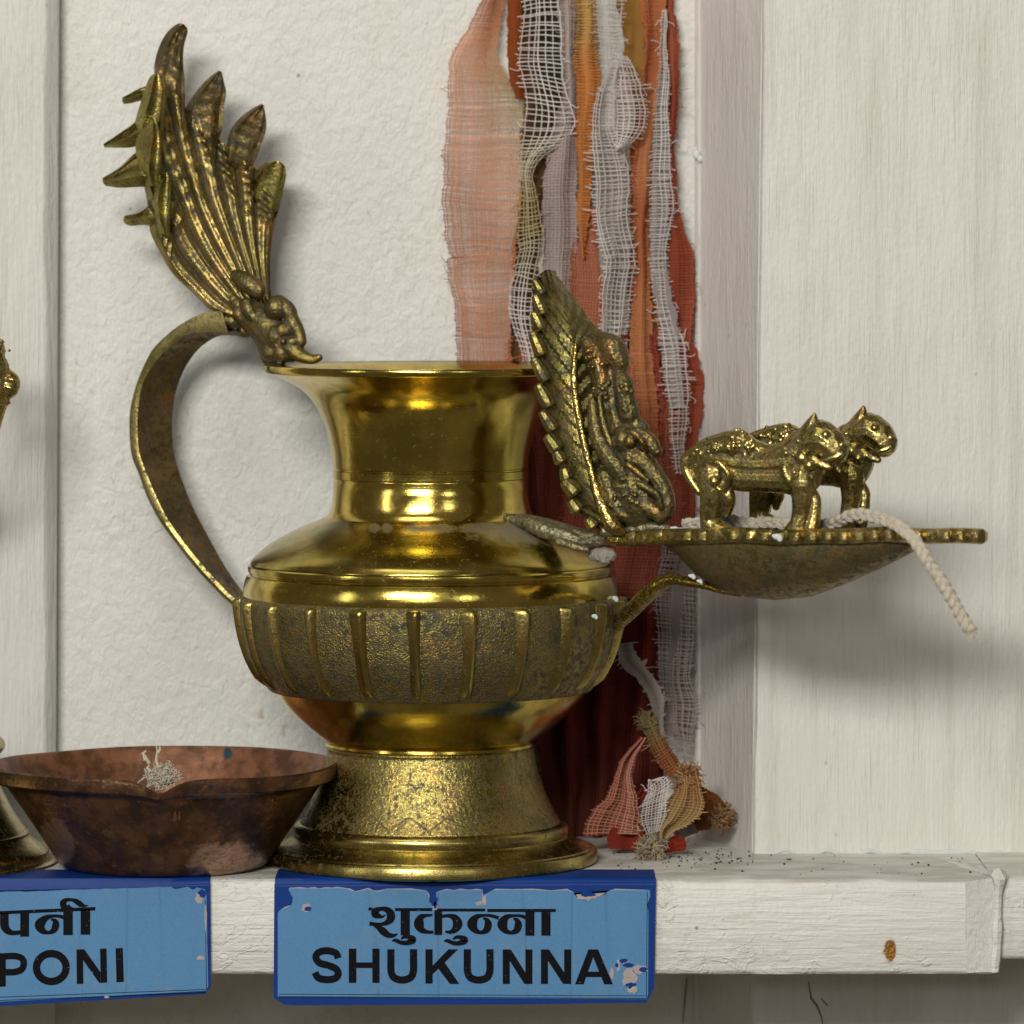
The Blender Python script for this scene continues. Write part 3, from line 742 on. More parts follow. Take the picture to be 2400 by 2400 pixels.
for a, b, c, d_, e in zip(o1, o2, o3, o4, o5):
    z = zrim(a[0]); X = lambda q, zz: tuple(P(q[0], HZ-zz, q[1]))
    G.append([X(d_, z-24), X(d_, z+2), X(a, z+3), X(b, z+1), X(c, z-6), X(c, z-24), X(e, z-31), X(a, z-34), X(d_, z-30)])
m.grid(G, closeu=True, flip=True)
dish = m.build('dish_rim', M_rim, lamp, sharp=35)
# hull
hx = [1535, 1550, 1581, 1633, 1695, 1757, 1819, 1902, 1985, 2068, 2142, 2188, 2215]
hy = [1268, 1277, 1299, 1351, 1388, 1404, 1410, 1402, 1371, 1334, 1296, 1268, 1262]
G = []; Gi = []
for x in np.linspace(1540, 2210, 60):
    zb_ = zy(np.interp(x, hx, hy)-3); zt_ = zrim(x)-22; w_ = hd(x)-8; row = []; ri = []
    for k in range(25):
        a = math.pi*k/24; row.append(tuple(P(x, HZ-(zt_-(zt_-zb_)*math.sin(a)**.85), -w_*math.cos(a)*(1 if abs(math.cos(a)) > .99 else .97))))
        ri.append(tuple(P(x, HZ-(zt_+8-(max(zt_-zb_-5, 1))*math.sin(a)**.85), -(w_-8)*math.cos(a))))
    G.append(row); Gi.append(ri)
m = MB(); m.grid(G); m.build('dish_hull', M_hull, lamp, sharp=0)
m = MB(); m.grid(Gi, flip=True); m.build('dish_inside', M_hull, lamp, sharp=0)
s = Sculpt()
EXTRA[0] = EXTRA[1] = 0
s.chain([(1424, 1484, -70, 17), (1446, 1462, -110, 18), (1480, 1430, -160, 19), (1512, 1398, -210, 20), (1548, 1368, -260, 18), (1580, 1356, -300, 15), (1612, 1362, -345, 13), (1650, 1370, -390, 11), (1690, 1383, -440, 9), (1735, 1394, -476, 6)], 12)
s.chain([(1418, 1420, -60, 12), (1440, 1418, -66, 14), (1446, 1440, -80, 14)], 4)
s.cast('support_arm', M_cast, lamp, 2.0, 2, noise=2)
EXTRA[0] = 0.53; EXTRA[1] = -100
for (x, y, d, r) in ((1440, 1402, 215, 8), (1434, 1413, 215, 7), (1393, 1444, 60, 7), (1822, 1258, -176, 10), (1582, 1240, -100, 9), (1596, 1242, -102, 8), (1622, 1350, -95, 7), (1640, 1362, -95, 6), (2023, 1174, 96, 7), (2020, 1184, 96, 6)):
    m = MB(); m.sphere(P(x, y, d), r*.85, (1.2, .5, .8)); m.sphere(P(x+r*.6, y+r*.5, d+1), r*.6, (1, .5, 1.1)); m.sphere(P(x-r*.7, y-r*.2, d+1), r*.5, (1.2, .5, .8)); m.build('paint_drip', M_whitepaint, lamp)

# ---- deity plaque on the dish stem
def ZL(pts, d): return [(Z2(a, b)[0], Z2(a, b)[1], d) for a, b in pts]
Lf = [(690, 78), (652, 105), (612, 170), (618, 250), (612, 350), (612, 470), (628, 600), (655, 740), (680, 880), (705, 1010), (752, 1150), (800, 1300), (845, 1400), (915, 1500), (985, 1555)]
Rg = [(712, 85), (740, 200), (780, 310), (812, 420), (832, 520), (836, 620), (836, 720), (850, 830), (872, 930), (898, 1040), (922, 1150), (950, 1260), (978, 1370), (1010, 1460), (1060, 1545)]
Rt = [(722, 90), (800, 190), (870, 280), (930, 370), (990, 430), (1060, 520), (1100, 620), (1130, 760), (1160, 880), (1190, 1000), (1210, 1120), (1240, 1220), (1260, 1330), (1260, 1440), (1250, 1530)]
Lf = [(x-14, y) for x, y in Lf]
La, Ra, Ta = crom(Lf, 8), crom(Rg, 8), crom(Rt, 8)
m = MB(); G = []; Bk = []
for i, (a, b, c) in enumerate(zip(La, Ra, Ta)):
    row = []; bk = []
    for j in range(13):
        u = j/12; q = a*(1-u)+b*u; x, y = Z2(*q)
        v = i/8-u*1.7+8; saw = (v % 1.0)
        row.append(tuple(P(x, y, -95+55*u-9*saw*(1-u*.6)+8*math.sin(math.pi*u)))); bk.append(tuple(P(x+8, y, -60+62*u)))
    for j in range(1, 13):
        u = j/12; q = b*(1-u)+c*u; x, y = Z2(*q)
        row.append(tuple(P(x, y, -40+90*u+5*math.sin(i*.9+j)))); bk.append(tuple(P(x-4, y+3, 0+85*u)))
    G.append(row); Bk.append(bk)
m.grid(G, flip=False); m.grid(Bk, flip=True)
nr, nc = len(G), 25; N = nr*nc
for i in range(nr-1):
    a = i*nc; m.f.append([a, a+nc, N+a+nc, N+a]); b = a+nc-1; m.f.append([b+nc, b, N+b, N+b+nc])
plaque = m.build('deity_plaque', M_plaque, lamp, sharp=30)
lob = [((612, 135), (655, 205), 9), ((620, 228), (662, 318), 11), ((612, 328), (652, 408), 12), ((606, 440), (655, 548), 13), ((616, 590), (675, 695), 13), ((640, 735), (697, 840), 14), ((660, 885), (720, 975), 13), ((690, 1018), (745, 1090), 15), ((738, 1110), (768, 1165), 13), ((782, 1205), (800, 1260), 13), ((785, 1270), (850, 1335), 16), ((822, 1385), (862, 1440), 14), ((915, 1490), (950, 1530), 12)]
for (a, b, r) in lob:
    p1 = P(*Z2(*a), -104); p2 = P(*Z2(*b), -100); ax = (p2-p1); L = ax.length; ax.normalize()
    m = MB(); c = (p1+p2)/2; sd = ax.cross(Vector((0, 1, 0))).normalized(); up = Vector((0, -1, 0))
    sec = [(-1, -.7), (-.8, .5), (-.2, 1), (.5, .9), (1.2, .1), (1.1, -.9)]
    G = []
    for t, k in ((-.66, .35), (-.58, .95), (-.3, 1.15), (.1, 1.3), (.38, 1.35), (.56, 1.1), (.62, .3)):
        G.append([tuple(c+ax*(t*L)+(sd*-q[0]+up*q[1])*r*k*.85) for q in sec])
    m.grid(G, closev=True, flip=True); m.f.append(list(range(6))[::-1]); m.f.append([m.n-6+k for k in range(6)])
    m.build('lobe', M_plaque, plaque, sharp=25)
s = Sculpt()
def Zc(pts, n=6): s.chain([(*Z2(a, b), d, r) for a, b, d, r in pts], n)
Zc([(842, 500, -58, 5), (838, 600, -70, 8), (834, 700, -78, 9), (852, 860, -82, 9.5), (888, 1040, -84, 10), (925, 1190, -84, 10), (965, 1340, -86, 12), (1010, 1450, -86, 17), (1050, 1520, -80, 20), (1100, 1555, -70, 12)], 9)
s.cast('spine', M_cast, plaque, 1.8, 1, noise=3)
s = Sculpt()
Zc([(950, 470, -30, 16), (1010, 490, -40, 24), (1060, 530, -46, 30), (1095, 600, -44, 24)])
Zc([(900, 480, -40, 14), (950, 560, -52, 18), (985, 660, -58, 17), (1005, 760, -60, 16), (1015, 860, -58, 14)])
s.curls(*Z2(960, 590), -52, 30, 24, 5, 2); s.curls(*Z2(1000, 760), -56, 26, 20, 5, 3)
Zc([(1085, 660, -50, 14), (1115, 730, -54, 24), (1120, 790, -54, 22)]); Zc([(1130, 830, -54, 25), (1145, 900, -54, 24)]); Zc([(1170, 940, -46, 20), (1225, 975, -40, 15)])
s.curls(*Z2(1120, 740), -54, 24, 16, 4, 4); s.curls(*Z2(1140, 870), -54, 24, 16, 4, 5)
Zc([(940, 830, -70, 12), (950, 930, -76, 17), (975, 1040, -80, 20), (1030, 1130, -80, 22), (1090, 1210, -76, 22), (1120, 1260, -72, 18)])
Zc([(975, 760, -78, 5), (985, 860, -88, 7), (1005, 960, -92, 8), (1035, 1050, -92, 8), (1052, 1095, -88, 5)], 8)   # ear blade
s.ball(*Z2(1130, 1040), -56, 36); s.ball(*Z2(1150, 1050), -84, 14); Zc([(1120, 1000, -80, 7), (1170, 1000, -84, 8), (1220, 1050, -74, 7), (1245, 1100, -60, 6)])
Zc([(1200, 1010, -50, 20), (1260, 1050, -44, 19), (1300, 1100, -40, 14), (1312, 1118, -40, 9)])
Zc([(1160, 1130, -50, 32), (1230, 1170, -46, 26), (1280, 1230, -44, 24)]); Zc([(1290, 1240, -46, 22), (1335, 1310, -46, 22), (1365, 1390, -46, 18), (1362, 1450, -44, 15), (1320, 1490, -42, 13)])
Zc([(1110, 1290, -56, 30), (1180, 1350, -50, 30), (1250, 1420, -46, 24), (1300, 1450, -44, 18)]); Zc([(1010, 1250, -56, 24), (1050, 1350, -58, 28), (1100, 1440, -56, 26), (1180, 1480, -46, 18)])
Zc([(1200, 1290, -84, 8), (1260, 1320, -80, 9), (1310, 1360, -74, 8), (1330, 1420, -66, 7)]); Zc([(1140, 1180, -88, 7), (1190, 1220, -86, 8), (1250, 1270, -76, 7)])
s.curls(*Z2(1180, 1350), -50, 34, 16, 5, 6); s.curls(*Z2(1080, 1380), -56, 30, 12, 5, 7)
Zc([(960, 560, -20, 34), (1040, 720, -20, 42), (1080, 880, -20, 46), (1120, 1040, -20, 52), (1160, 1200, -20, 56), (1200, 1360, -20, 60), (1200, 1450, -20, 46)])
s.cast('beast_face', M_castdark, plaque, 2.0, 3, noise=3)
s = Sculpt(); Zc([(1000, 1560, -70, 10), (1100, 1572, -50, 11), (1200, 1540, -40, 14), (1320, 1540, -30, 12), (1390, 1560, -20, 9)]); s.cast('plaque_foot', M_solder, plaque, 2.2, 2, noise=3)

# ---- two lions on the dish
def lion(dx, dd, seed, dyy, label):
    s = Sculpt(); k = 2.415
    def c(pts, n=5): n = n*2+2; s.chain([(1550+(a+dx)/k, 900+(b+dyy)/k, d+dd, r*1.06+1.6) for a, b, d, r in pts], n)
    def b_(a, b, d, r, scl=(1, 1, 1)): s.ball(1550+(a+dx)/k, 900+(b+dyy)/k, d+dd, r, scl)
    c([(270, 470, 0, 40), (340, 480, 0, 36), (440, 520, 0, 31), (560, 525, 0, 32), (690, 530, 0, 32), (790, 530, 0, 38), (830, 480, 0, 36)], 5)
    c([(180, 410, 0, 16), (240, 385, 0, 24), (330, 360, 0, 28), (430, 345, 0, 30), (520, 380, 0, 24), (610, 400, 0, 22), (700, 390, 0, 24), (780, 340, 0, 28)], 5)
    c([(200, 400, 0, 15), (150, 430, -4, 14), (145, 490, -6, 11), (180, 560, -8, 9), (215, 610, -8, 7)], 6)
    c([(760, 400, 0, 32), (820, 340, 0, 33), (890, 305, 0, 37), (950, 335, 0, 34), (980, 375, 0, 29)], 5)
    b_(965, 400, -4, 24, (1.1, .8, .8)); c([(850, 250, -8, 14), (862, 215, -10, 9), (868, 188, -10, 4)], 4)
    c([(900, 250, 16, 12), (905, 225, 18, 8)], 3)
    b_(930, 320, -30, 8); b_(1000, 335, -6, 12)
    c([(905, 440, -22, 5), (950, 425, -26, 5), (1000, 400, -20, 4), (1015, 380, -10, 4)], 5)
    c([(300, 440, 2, 34), (430, 440, 2, 32), (560, 450, 2, 32), (700, 440, 2, 33), (800, 420, 2, 34)], 5)
    b_(905, 345, -22, 15, (1, .6, 1)); b_(1000, 360, -6, 22, (1.1, .8, .75)); b_(995, 405, -6, 19, (1.1, .8, .6)); b_(1020, 345, -14, 7); b_(930, 290, -32, 9); b_(800, 420, -34, 16); b_(840, 460, -38, 13); c([(838, 275, -12, 20), (850, 240, -14, 15), (862, 200, -14, 8), (868, 170, -14, 2)], 5)
    c([(940, 425, -24, 5), (985, 415, -24, 4), (1020, 395, -16, 4)], 5); c([(860, 420, -26, 7), (900, 455, -26, 7), (950, 470, -22, 6)], 5)
    # hind legs
    for dl in (0, 55):
        c([(290, 500, -22+dl, 35), (300, 590, -24+dl, 31), (290, 680, -22+dl, 26), (280, 760, -20+dl, 22), (290, 810, -22+dl, 22), (350, 840, -26+dl, 19), (400, 855, -26+dl, 14)], 5)
        c([(800, 560, -24+dl, 28), (800, 650, -24+dl, 22), (795, 730, -22+dl, 20), (780, 800, -24+dl, 20), (745, 845, -26+dl, 20), (715, 862, -26+dl, 14)], 5)
    c([(340, 560, -30, 14), (385, 650, -26, 13), (372, 735, -20, 7)], 5)
    c([(840, 620, -10, 15), (870, 660, -12, 12), (866, 740, -14, 13), (850, 820, -18, 16)], 5)
    c([(260, 440, -50, 6), (330, 450, -54, 6), (380, 520, -50, 6), (350, 600, -46, 5), (310, 580, -50, 5)], 6)
    c([(700, 480, -34, 9), (720, 530, -38, 9), (770, 580, -40, 8), (810, 600, -38, 6)], 6)
    b_(790, 500, -40, 8); b_(300, 550, -56, 12)
    q = [(300, 620, 33, 12, 6), (330, 360, 32, 30, 6), (430, 345, 34, 34, 6), (520, 370, 28, 20, 6), (780, 400, 36, 18, 6), (240, 390, 26, 18, 4), (560, 390, 24, 12, 4), (800, 370, 38, 12, 5), (790, 520, 40, 10, 5), (275, 720, 24, 8, 4)]
    for i, (a, b, R, n, r) in enumerate(q): s.curls(1550+(a+dx)/k, 900+(b+dyy)/k, dd-(8 if b > 450 else 0), R, n, r, seed*20+i)
    return s.cast('lion_figure', M_cast, lamp, 1.7, 2, label=label, noise=1.2)
lion(0, -100, 1, 0, 'nearer cast lion standing on the front rim')
lion(278, 110, 2, -40, 'farther cast lion with its head turned out beyond the other')

# ------------------------------------------------------------------ cord wick in the dish
path = [(1602, 1232, -10), (1640, 1226, -14), (1700, 1222, -10), (1760, 1224, -5), (1830, 1228, 0), (1900, 1232, -10), (1950, 1226, -40), (1985, 1212, -70), (2035, 1209, -105), (2085, 1222, -135), (2125, 1248, -160), (2160, 1290, -172), (2190, 1335, -176), (2222, 1390, -176), (2250, 1438, -175), (2275, 1478, -174)]
cp = crom(path, 14)
L = [0]
for a, b in zip(cp[:-1], cp[1:]): L.append(L[-1]+float(np.linalg.norm(b-a)))
m = MB(); fr_ = random.Random(3); cn = Nz(77, 1, lo=.6, hi=2.5)
Pp = [P(*q) for q in cp]
def frame(i):
    t = (Pp[min(i+1, len(Pp)-1)]-Pp[max(i-1, 0)]).normalized(); side = t.cross(Vector((0, 1, 0))).normalized(); return t, side, Vector((0, -1, 0))
for k in range(3):
    pts = []
    for i in range(len(Pp)):
        t, sd, up = frame(i); ph = L[i]/62*2*math.pi+k*2*math.pi/3
        pts.append(Pp[i]+sd*(6.6*math.sin(ph))+up*(4.2*math.sin(2*ph)))
    for q in range(5):
        a = q*1.256; off = [(math.cos(a+L[i]/30)*4.2, math.sin(a+L[i]/30)*4.2) for i in range(len(Pp))]
        m.tube([p+frame(i)[1]*(off[i][0]+1.5*float(cn(np.array(L[i]/30.))))+frame(i)[2]*off[i][1] for i, p in enumerate(pts)], [4.3+.7*float(cn(np.array(L[i]/18.+k))) for i in range(len(pts))], 6)
end = Pp[-1]
for k in range(70):
    a = fr_.uniform(-.9, 1.3); v = Vector((math.cos(a-1.0)*.8, fr_.uniform(-.3, .3), math.sin(a-1.0))); st = end+Vector((fr_.uniform(-12, 10), fr_.uniform(-6, 6), fr_.uniform(-4, 10)))
    l = fr_.uniform(8, 22); m.tube([st, st+v*l*.5+Vector((fr_.uniform(-3, 3), 0, 0)), st+v*l], [1.6, 1.3, .7], 4)
for k in range(170):
    i = fr_.randrange(len(Pp)); t, sd, up = frame(i); a = fr_.uniform(0, 6.28); n_ = sd*math.cos(a)+up*math.sin(a); p = Pp[i]+n_*11
    m.tube([p, p+n_*fr_.uniform(2, 4)+t*3, p+n_*fr_.uniform(2, 6)+t*fr_.uniform(4, 9)], .45, 3)
m.build('cord_wick', M_cotton, label='braided cream cotton cord lying in the lamp dish and hanging over its rim', cat='wick')

EXTRA[0] = 0.0; EXTRA[1] = 0.0
# ------------------------------------------------------------------ copper bowl
bx, bd = 392-1200, -104.0
bowl = thing('copper_bowl', (bx, bd, SHELF), 'wide old copper bowl with a pinched spout left of the brass lamp', 'bowl')
wn = Nz(11, 2, lo=.5, hi=3)
def bw(inner):
    def f(r, a, z, x, y):
        up = max(0, min(1, (z-SHELF)/264)); dz = 2.5*float(wn(np.array(math.cos(a)*2), np.array(math.sin(a)*2)))*up
        da = (a-math.radians(272.5)+math.pi) % (2*math.pi)-math.pi
        g = math.exp(-(abs(da)/.105)**1.4); g2 = math.exp(-(da/.07)**2)
        k = up**2.2
        rr = r*(1+.012*math.sin(2*a+1)*up)+g*26*k
        rr += g2*7*math.sin(math.pi*min(1, up*1.15))*math.cos(da*26)
        return rr*math.cos(a), rr*math.sin(a), z+dz-(g*44*max(0, (up-.72)/.28) if r > 200 else 0)
    return f
H = 268
po = [(0, 0), (205, 0), (228, 3), (242, 12), (254, 30), (290, 92), (330, 160), (362, 212), (366, 218), (372, 222), (390, 226), (396, 232), (399, 250), (398, 264), (393, H)]
pi_ = [(393, H), (387, 264), (376, 236), (352, 196), (310, 128), (262, 50), (240, 26), (0, 22)]
m = MB(); m.lathe([(r, SHELF+z*.907) for r, z in po], bx, bd, 200, bw(0)); m.build('bowl_body', M_copper, bowl, sharp=35)
m = MB(); m.lathe([(r, SHELF+z*.907) for r, z in pi_], bx, bd, 200, bw(1)); m.build('bowl_inside', M_copper_in, bowl, sharp=50)
# cotton tuft on the spout
m = MB(); q = random.Random(12)
cen = P(380, 1822, bd-372)
for k in range(5): m.sphere(cen+Vector((q.gauss(0, 14), 4, q.gauss(0, 4)-2)), 11, (1.2, .7, .7))
for k in range(480):
    r = q.gauss(0, 1); p = cen+Vector((q.gauss(0, 13), q.gauss(0, 7), q.gauss(0, 8)+q.random()*4)); v = Vector((q.gauss(0, 1), q.gauss(0, .5), q.gauss(0, .6))).normalized()
    pts = [p]
    for j in range(6):
        v = (v+Vector((q.gauss(0, .7), q.gauss(0, .4), q.gauss(0, .6)))).normalized(); pts.append(pts[-1]+v*q.uniform(3, 5.5))
    m.tube(pts, [.9, 1.2, 1.3, 1.3, 1.1, .9, .5], 4)
for st in (((372, 1800), (366, 1780), (369, 1760), (366, 1748)), ((350, 1790), (340, 1772), (334, 1764), (330, 1768)), ((340, 1782), (336, 1766), (342, 1760), (340, 1764)), ((369, 1765), (376, 1756), (374, 1750), (372, 1752)), ((352, 1808), (346, 1800), (350, 1790), (344, 1784))):
    m.tube([P(x, y, bd-376+i) for i, (x, y) in enumerate(st)], [4, 3.2, 2.4, 1.2], 6)
m.build('cotton_tuft', M_cotton, label='frayed tuft of pale cotton caught on the spout of the copper bowl', cat='cotton')

# ------------------------------------------------------------------ vessel cut by the left edge
vx = -268-1200
ves = thing('brass_stand', (vx, -20, SHELF), 'brass vessel at the left edge of the photo, half hidden behind the copper bowl', 'brass vessel')
lat([(0, 2018), (376, 2018), (384, 2012), (384, 1996), (378, 1988), (350, 1968), (338, 1955), (336, 1948), (330, 1944), (300, 1900), (262, 1830), (230, 1790), (222, 1778), (262, 1768), (278, 1756), (281, 1744), (274, 1732), (250, 1724), (120, 1716), (80, 1650), (70, 1300), (90, 1150), (0, 1120)], 'stand', M_base, parent=ves, cx=vx, cy=-20, smoothn=3, sharp=0)
s = Sculpt()
s.chain([(-40, 800, 0, 30), (-22, 818, 0, 34), (-18, 842, 0, 30)], 4); s.chain([(10, 880, 0, 20), (22, 896, 0, 26), (20, 910, 0, 25)], 4)
s.chain([(18, 888, -24, 4), (30, 890, -26, 4), (38, 900, -20, 4)], 4); s.chain([(16, 906, -24, 5), (26, 910, -24, 5)], 3)
s.chain([(-10, 860, 0, 32), (-8, 920, 0, 34), (-16, 970, 0, 26), (-28, 1020, 0, 22), (-80, 1090, 0, 26), (-180, 1140, 0, 30), (-268, 1180, 0, 40)], 10)
s.curls(-14, 820, 0, 36, 30, 6, 9); s.curls(-8, 940, 0, 30, 22, 5, 10)
s.cast('ornament', M_cast, ves, 2.6, 2, noise=2)

# ------------------------------------------------------------------ name cards
CD = FRONTD-14
def card(outline_pts, top, label):
    root = thing('name_card', tuple(P(outline_pts[0][0], outline_pts[0][1], CD)), label, 'label card', 'blue name cards on the shelf edge')
    m = MB(); m.prism(outline_pts, CD, CD+4)
    (xa, ya), (xb, yb) = top                         # front fold corners; folded back over the shelf top
    A, B = P(xa, ya, CD), P(xb, yb, CD); rows = []
    nA, nB = P(xa-6, ya, CD), P(xb-2, yb, CD)
    for t in np.linspace(0, 1, 30):
        p = A.lerp(B, t); rows.append([(p.x, CD+4, p.z-14), (p.x, CD-.6, p.z-12), (p.x, CD+1, p.z-3), (p.x, CD+6, max(p.z, SHELF+1.5)+1), (p.x, CD+40, SHELF+2.6), (p.x, CD+175, SHELF+2.2), (p.x, CD+175, SHELF+.6)])
    m.grid(rows)
    m.build('card', M_blue, root, smooth=True, sharp=60)
    return root
def jag(a, b, n, amp, seed):
    q = random.Random(seed); return [(a[0]+(b[0]-a[0])*i/n+q.uniform(-1, 1), a[1]+(b[1]-a[1])*i/n+q.uniform(-amp, amp)) for i in range(1, n)]
c1 = card([(643, 2072), (1537, 2066), (1533, 2316), (1515, 2350), (1240, 2354), (700, 2356), (666, 2355), (641, 2338)], ((644, 2066), (1537, 2062)), 'blue card reading SHUKUNNA under the brass lamp')
c2 = card([(-400, 2110), (0, 2092), (492, 2070), (494, 2314), (480, 2330), (0, 2358), (-400, 2380)], ((-400, 2084), (491, 2064)), 'blue card reading PONI under the copper bowl')
sec = [0]
def flat(root, polys, off, name, mat, thick=1.2, label=None):
    m = MB()
    for i, pl in enumerate(polys): m.prism(pl, CD-off-i*.02, CD-off-i*.02+thick)
    return m.build(name, mat, root, smooth=False, label=label)
top1 = [(1524, 2087), (1440, 2086)]+[(1428, 2088), (1420, 2096), (1406, 2100), (1396, 2106), (1376, 2110), (1358, 2108), (1342, 2092), (1330, 2086), (1290, 2088), (1252, 2086), (1200, 2085), (1160, 2086), (1148, 2090), (1138, 2100), (1136, 2112), (1130, 2098), (1132, 2086)]+jag((1132, 2086), (1028, 2087), 6, 1, 3)+[(1024, 2092), (1020, 2104), (1024, 2112), (1014, 2122), (1006, 2110), (1004, 2098), (1000, 2088), (960, 2085), (904, 2084), (890, 2090), (874, 2088), (862, 2084), (834, 2090), (820, 2086), (806, 2082)]+jag((806, 2082), (690, 2083), 8, 1.2, 4)+[(676, 2082), (680, 2098), (670, 2106), (682, 2112), (684, 2120), (670, 2128), (655, 2134), (651, 2140), (651, 2337), (1516, 2342), (1519, 2330), (1520, 2140), (1517, 2120), (1524, 2100)]
flat(c1, [top1], 1.6, 'sticker', M_sticker)
flat(c1, [[(x+(2 if i % 3 else -1), y-(3 if i < 60 and y < 2130 and i % 2 else 1)) for i, (x, y) in enumerate(top1[:-6])]], 1.0, 'torn_edge', M_torn)
top2 = [(484, 2100), (480, 2084), (462, 2080), (452, 2086), (440, 2078), (424, 2082), (410, 2084), (400, 2078)]+jag((400, 2078), (0, 2091), 26, 1.2, 6)+[(0, 2091), (-390, 2108), (-390, 2366), (0, 2348), (484, 2322), (488, 2310)]
flat(c2, [top2], 1.6, 'sticker', M_sticker)
def blob(cx, cy, rx, ry, seed, n=16, jg=.28):
    q = random.Random(seed); return [(cx+rx*math.cos(-a)*(1+q.uniform(-jg, jg)), cy+ry*math.sin(-a)*(1+q.uniform(-jg, jg))) for a in [2*math.pi*k/n for k in range(n)]]
def tears(root, white, blue):
    for b in white: flat(root, [blob(*b)], 2.6, 'paper_tear', M_torn)
    for b in blue: flat(root, [blob(*b)], 3.1, 'bare_patch', M_blue)
tears(c1, [(718, 2128, 11, 11, 1), (1020, 2124, 5, 20, 2), (1135, 2110, 5, 13, 3), (1124, 2117, 9, 5, 4), (1372, 2102, 24, 8, 5), (1476, 2292, 17, 22, 6), (1482, 2318, 12, 11, 7), (1449, 2262, 5, 14, 8), (1466, 2254, 7, 8, 9), (1500, 2272, 17, 10, 10), (1434, 2282, 4, 14, 11)],
      [(722, 2130, 8, 6, 21), (1016, 2108, 9, 14, 22), (1020, 2121, 4, 9, 23), (1378, 2096, 16, 6, 24), (1462, 2252, 9, 5, 25), (1474, 2262, 12, 5, 26), (1508, 2272, 9, 6, 27), (1478, 2308, 15, 5, 28), (675, 2108, 10, 16, 29), (1446, 2262, 4, 5, 30)])
tears(c2, [(468, 2104, 10, 14, 41), (470, 2245, 9, 6, 42), (250, 2337, 6, 3, 43), (482, 2150, 3, 30, 44)], [(474, 2094, 9, 9, 51), (488, 2180, 3, 45, 52)])
def linepoly(a, b, w_):
    dx, dy = b[0]-a[0], b[1]-a[1]; l = math.hypot(dx, dy); nx, ny = -dy/l*w_/2, dx/l*w_/2
    return [(a[0]+nx, a[1]+ny), (b[0]+nx, b[1]+ny), (b[0]-nx, b[1]-ny), (a[0]-nx, a[1]-ny)]
flat(c1, [linepoly((653, 2336), (1516, 2340), 1.6), linepoly((653, 2330), (1514, 2334), 1.2), linepoly((1517, 2090), (1515, 2338), 1.3)], 2.2, 'border_line', M_ink, .8)
flat(c2, [linepoly((-390, 2352), (484, 2319), 1.4), linepoly((-390, 2360), (484, 2326), 1.4), linepoly((481, 2110), (484, 2318), 1.3)], 2.2, 'border_line', M_ink, .8)
def stroke(pts, n=5):
    q = crom(pts, n); Lp, Rp = [], []
    for i in range(len(q)):
        a, b = q[max(i-1, 0)], q[min(i+1, len(q)-1)]; dx, dy = b[0]-a[0], b[1]-a[1]; l = math.hypot(dx, dy)+1e-9; w_ = q[i][2]/2
        Lp.append((q[i][0]-dy/l*w_, q[i][1]+dx/l*w_)); Rp.append((q[i][0]+dy/l*w_, q[i][1]-dx/l*w_))
    return [[Lp[i], Lp[i+1], Rp[i+1], Rp[i]] for i in range(len(q)-1)]
def bar(x0, y0, x1, y1): return [(x0, y0), (x1, y0), (x1, y1), (x0, y1)]
def letter(root, shapes, ox, oy, sc, name='letter'):
    m = MB(); k = 0
    for sh in shapes:
        pl = [(ox+x/sc, oy+y/sc) for x, y in sh]
        ar = sum(pl[i][0]*pl[(i+1) % len(pl)][1]-pl[(i+1) % len(pl)][0]*pl[i][1] for i in range(len(pl)))
        if abs(ar) < .02: continue
        m.prism(pl, CD-2.4-k*.012, CD-1.8); k += 1
    return m.build(name, M_ink, root, smooth=False)
def wid(pts, w_): return [(x, y, w_) for x, y in pts]
def U(x): return stroke(wid([(x+19, 57), (x+19, 120), (x+20, 175), (x+36, 210), (x+80, 223), (x+124, 210), (x+140, 175), (x+141, 120), (x+141, 57)], 39))
def Nn(x, y0, y1, w_=160, st=38): return [bar(x, y0, x+st, y1), bar(x+w_-st, y0, x+w_, y1), [(x+st-1, y0+.5), (x+st+6, y0+.5), (x+w_-st+1, y1-60), (x+w_-st+1, y1-.5), (x+w_-st-6, y1-.5), (x+st-1, y0+60)]]
LS = dict(root=c1, ox=700, oy=2200, sc=2.3)
letter(shapes=stroke(wid([(212, 106), (200, 78), (155, 65), (110, 73), (92, 100), (112, 130), (158, 144), (200, 162), (213, 190), (195, 214), (150, 221), (106, 211), (88, 182)], 38)), **LS)
letter(shapes=[bar(270, 54, 311, 238), bar(397, 54, 436, 238), bar(311, 128, 397, 158)], **LS)
letter(shapes=U(478), **LS)
letter(shapes=[bar(683, 57, 722, 242), [(722, 145), (808, 57), (860, 57), (722, 192)], [(752, 160), (786, 127), (866, 244), (815, 244)]], **LS)
letter(shapes=U(890), **LS)
letter(shapes=Nn(1100, 58, 244), **LS); letter(shapes=Nn(1306, 58, 244, 163), **LS)
letter(shapes=[[(1490, 246), (1562, 58), (1588, 58), (1588, 98), (1536, 246)], [(1587, 98), (1587, 58), (1614, 58), (1694, 246), (1647, 246)], bar(1545, 178, 1636, 207)], **LS)
DV = dict(root=c1, ox=850, oy=2100, sc=4.025)
letter(shapes=[bar(305, 114, 655, 142), bar(690, 119, 1155, 146), bar(1175, 122, 1822, 151)], name='headline', **DV)
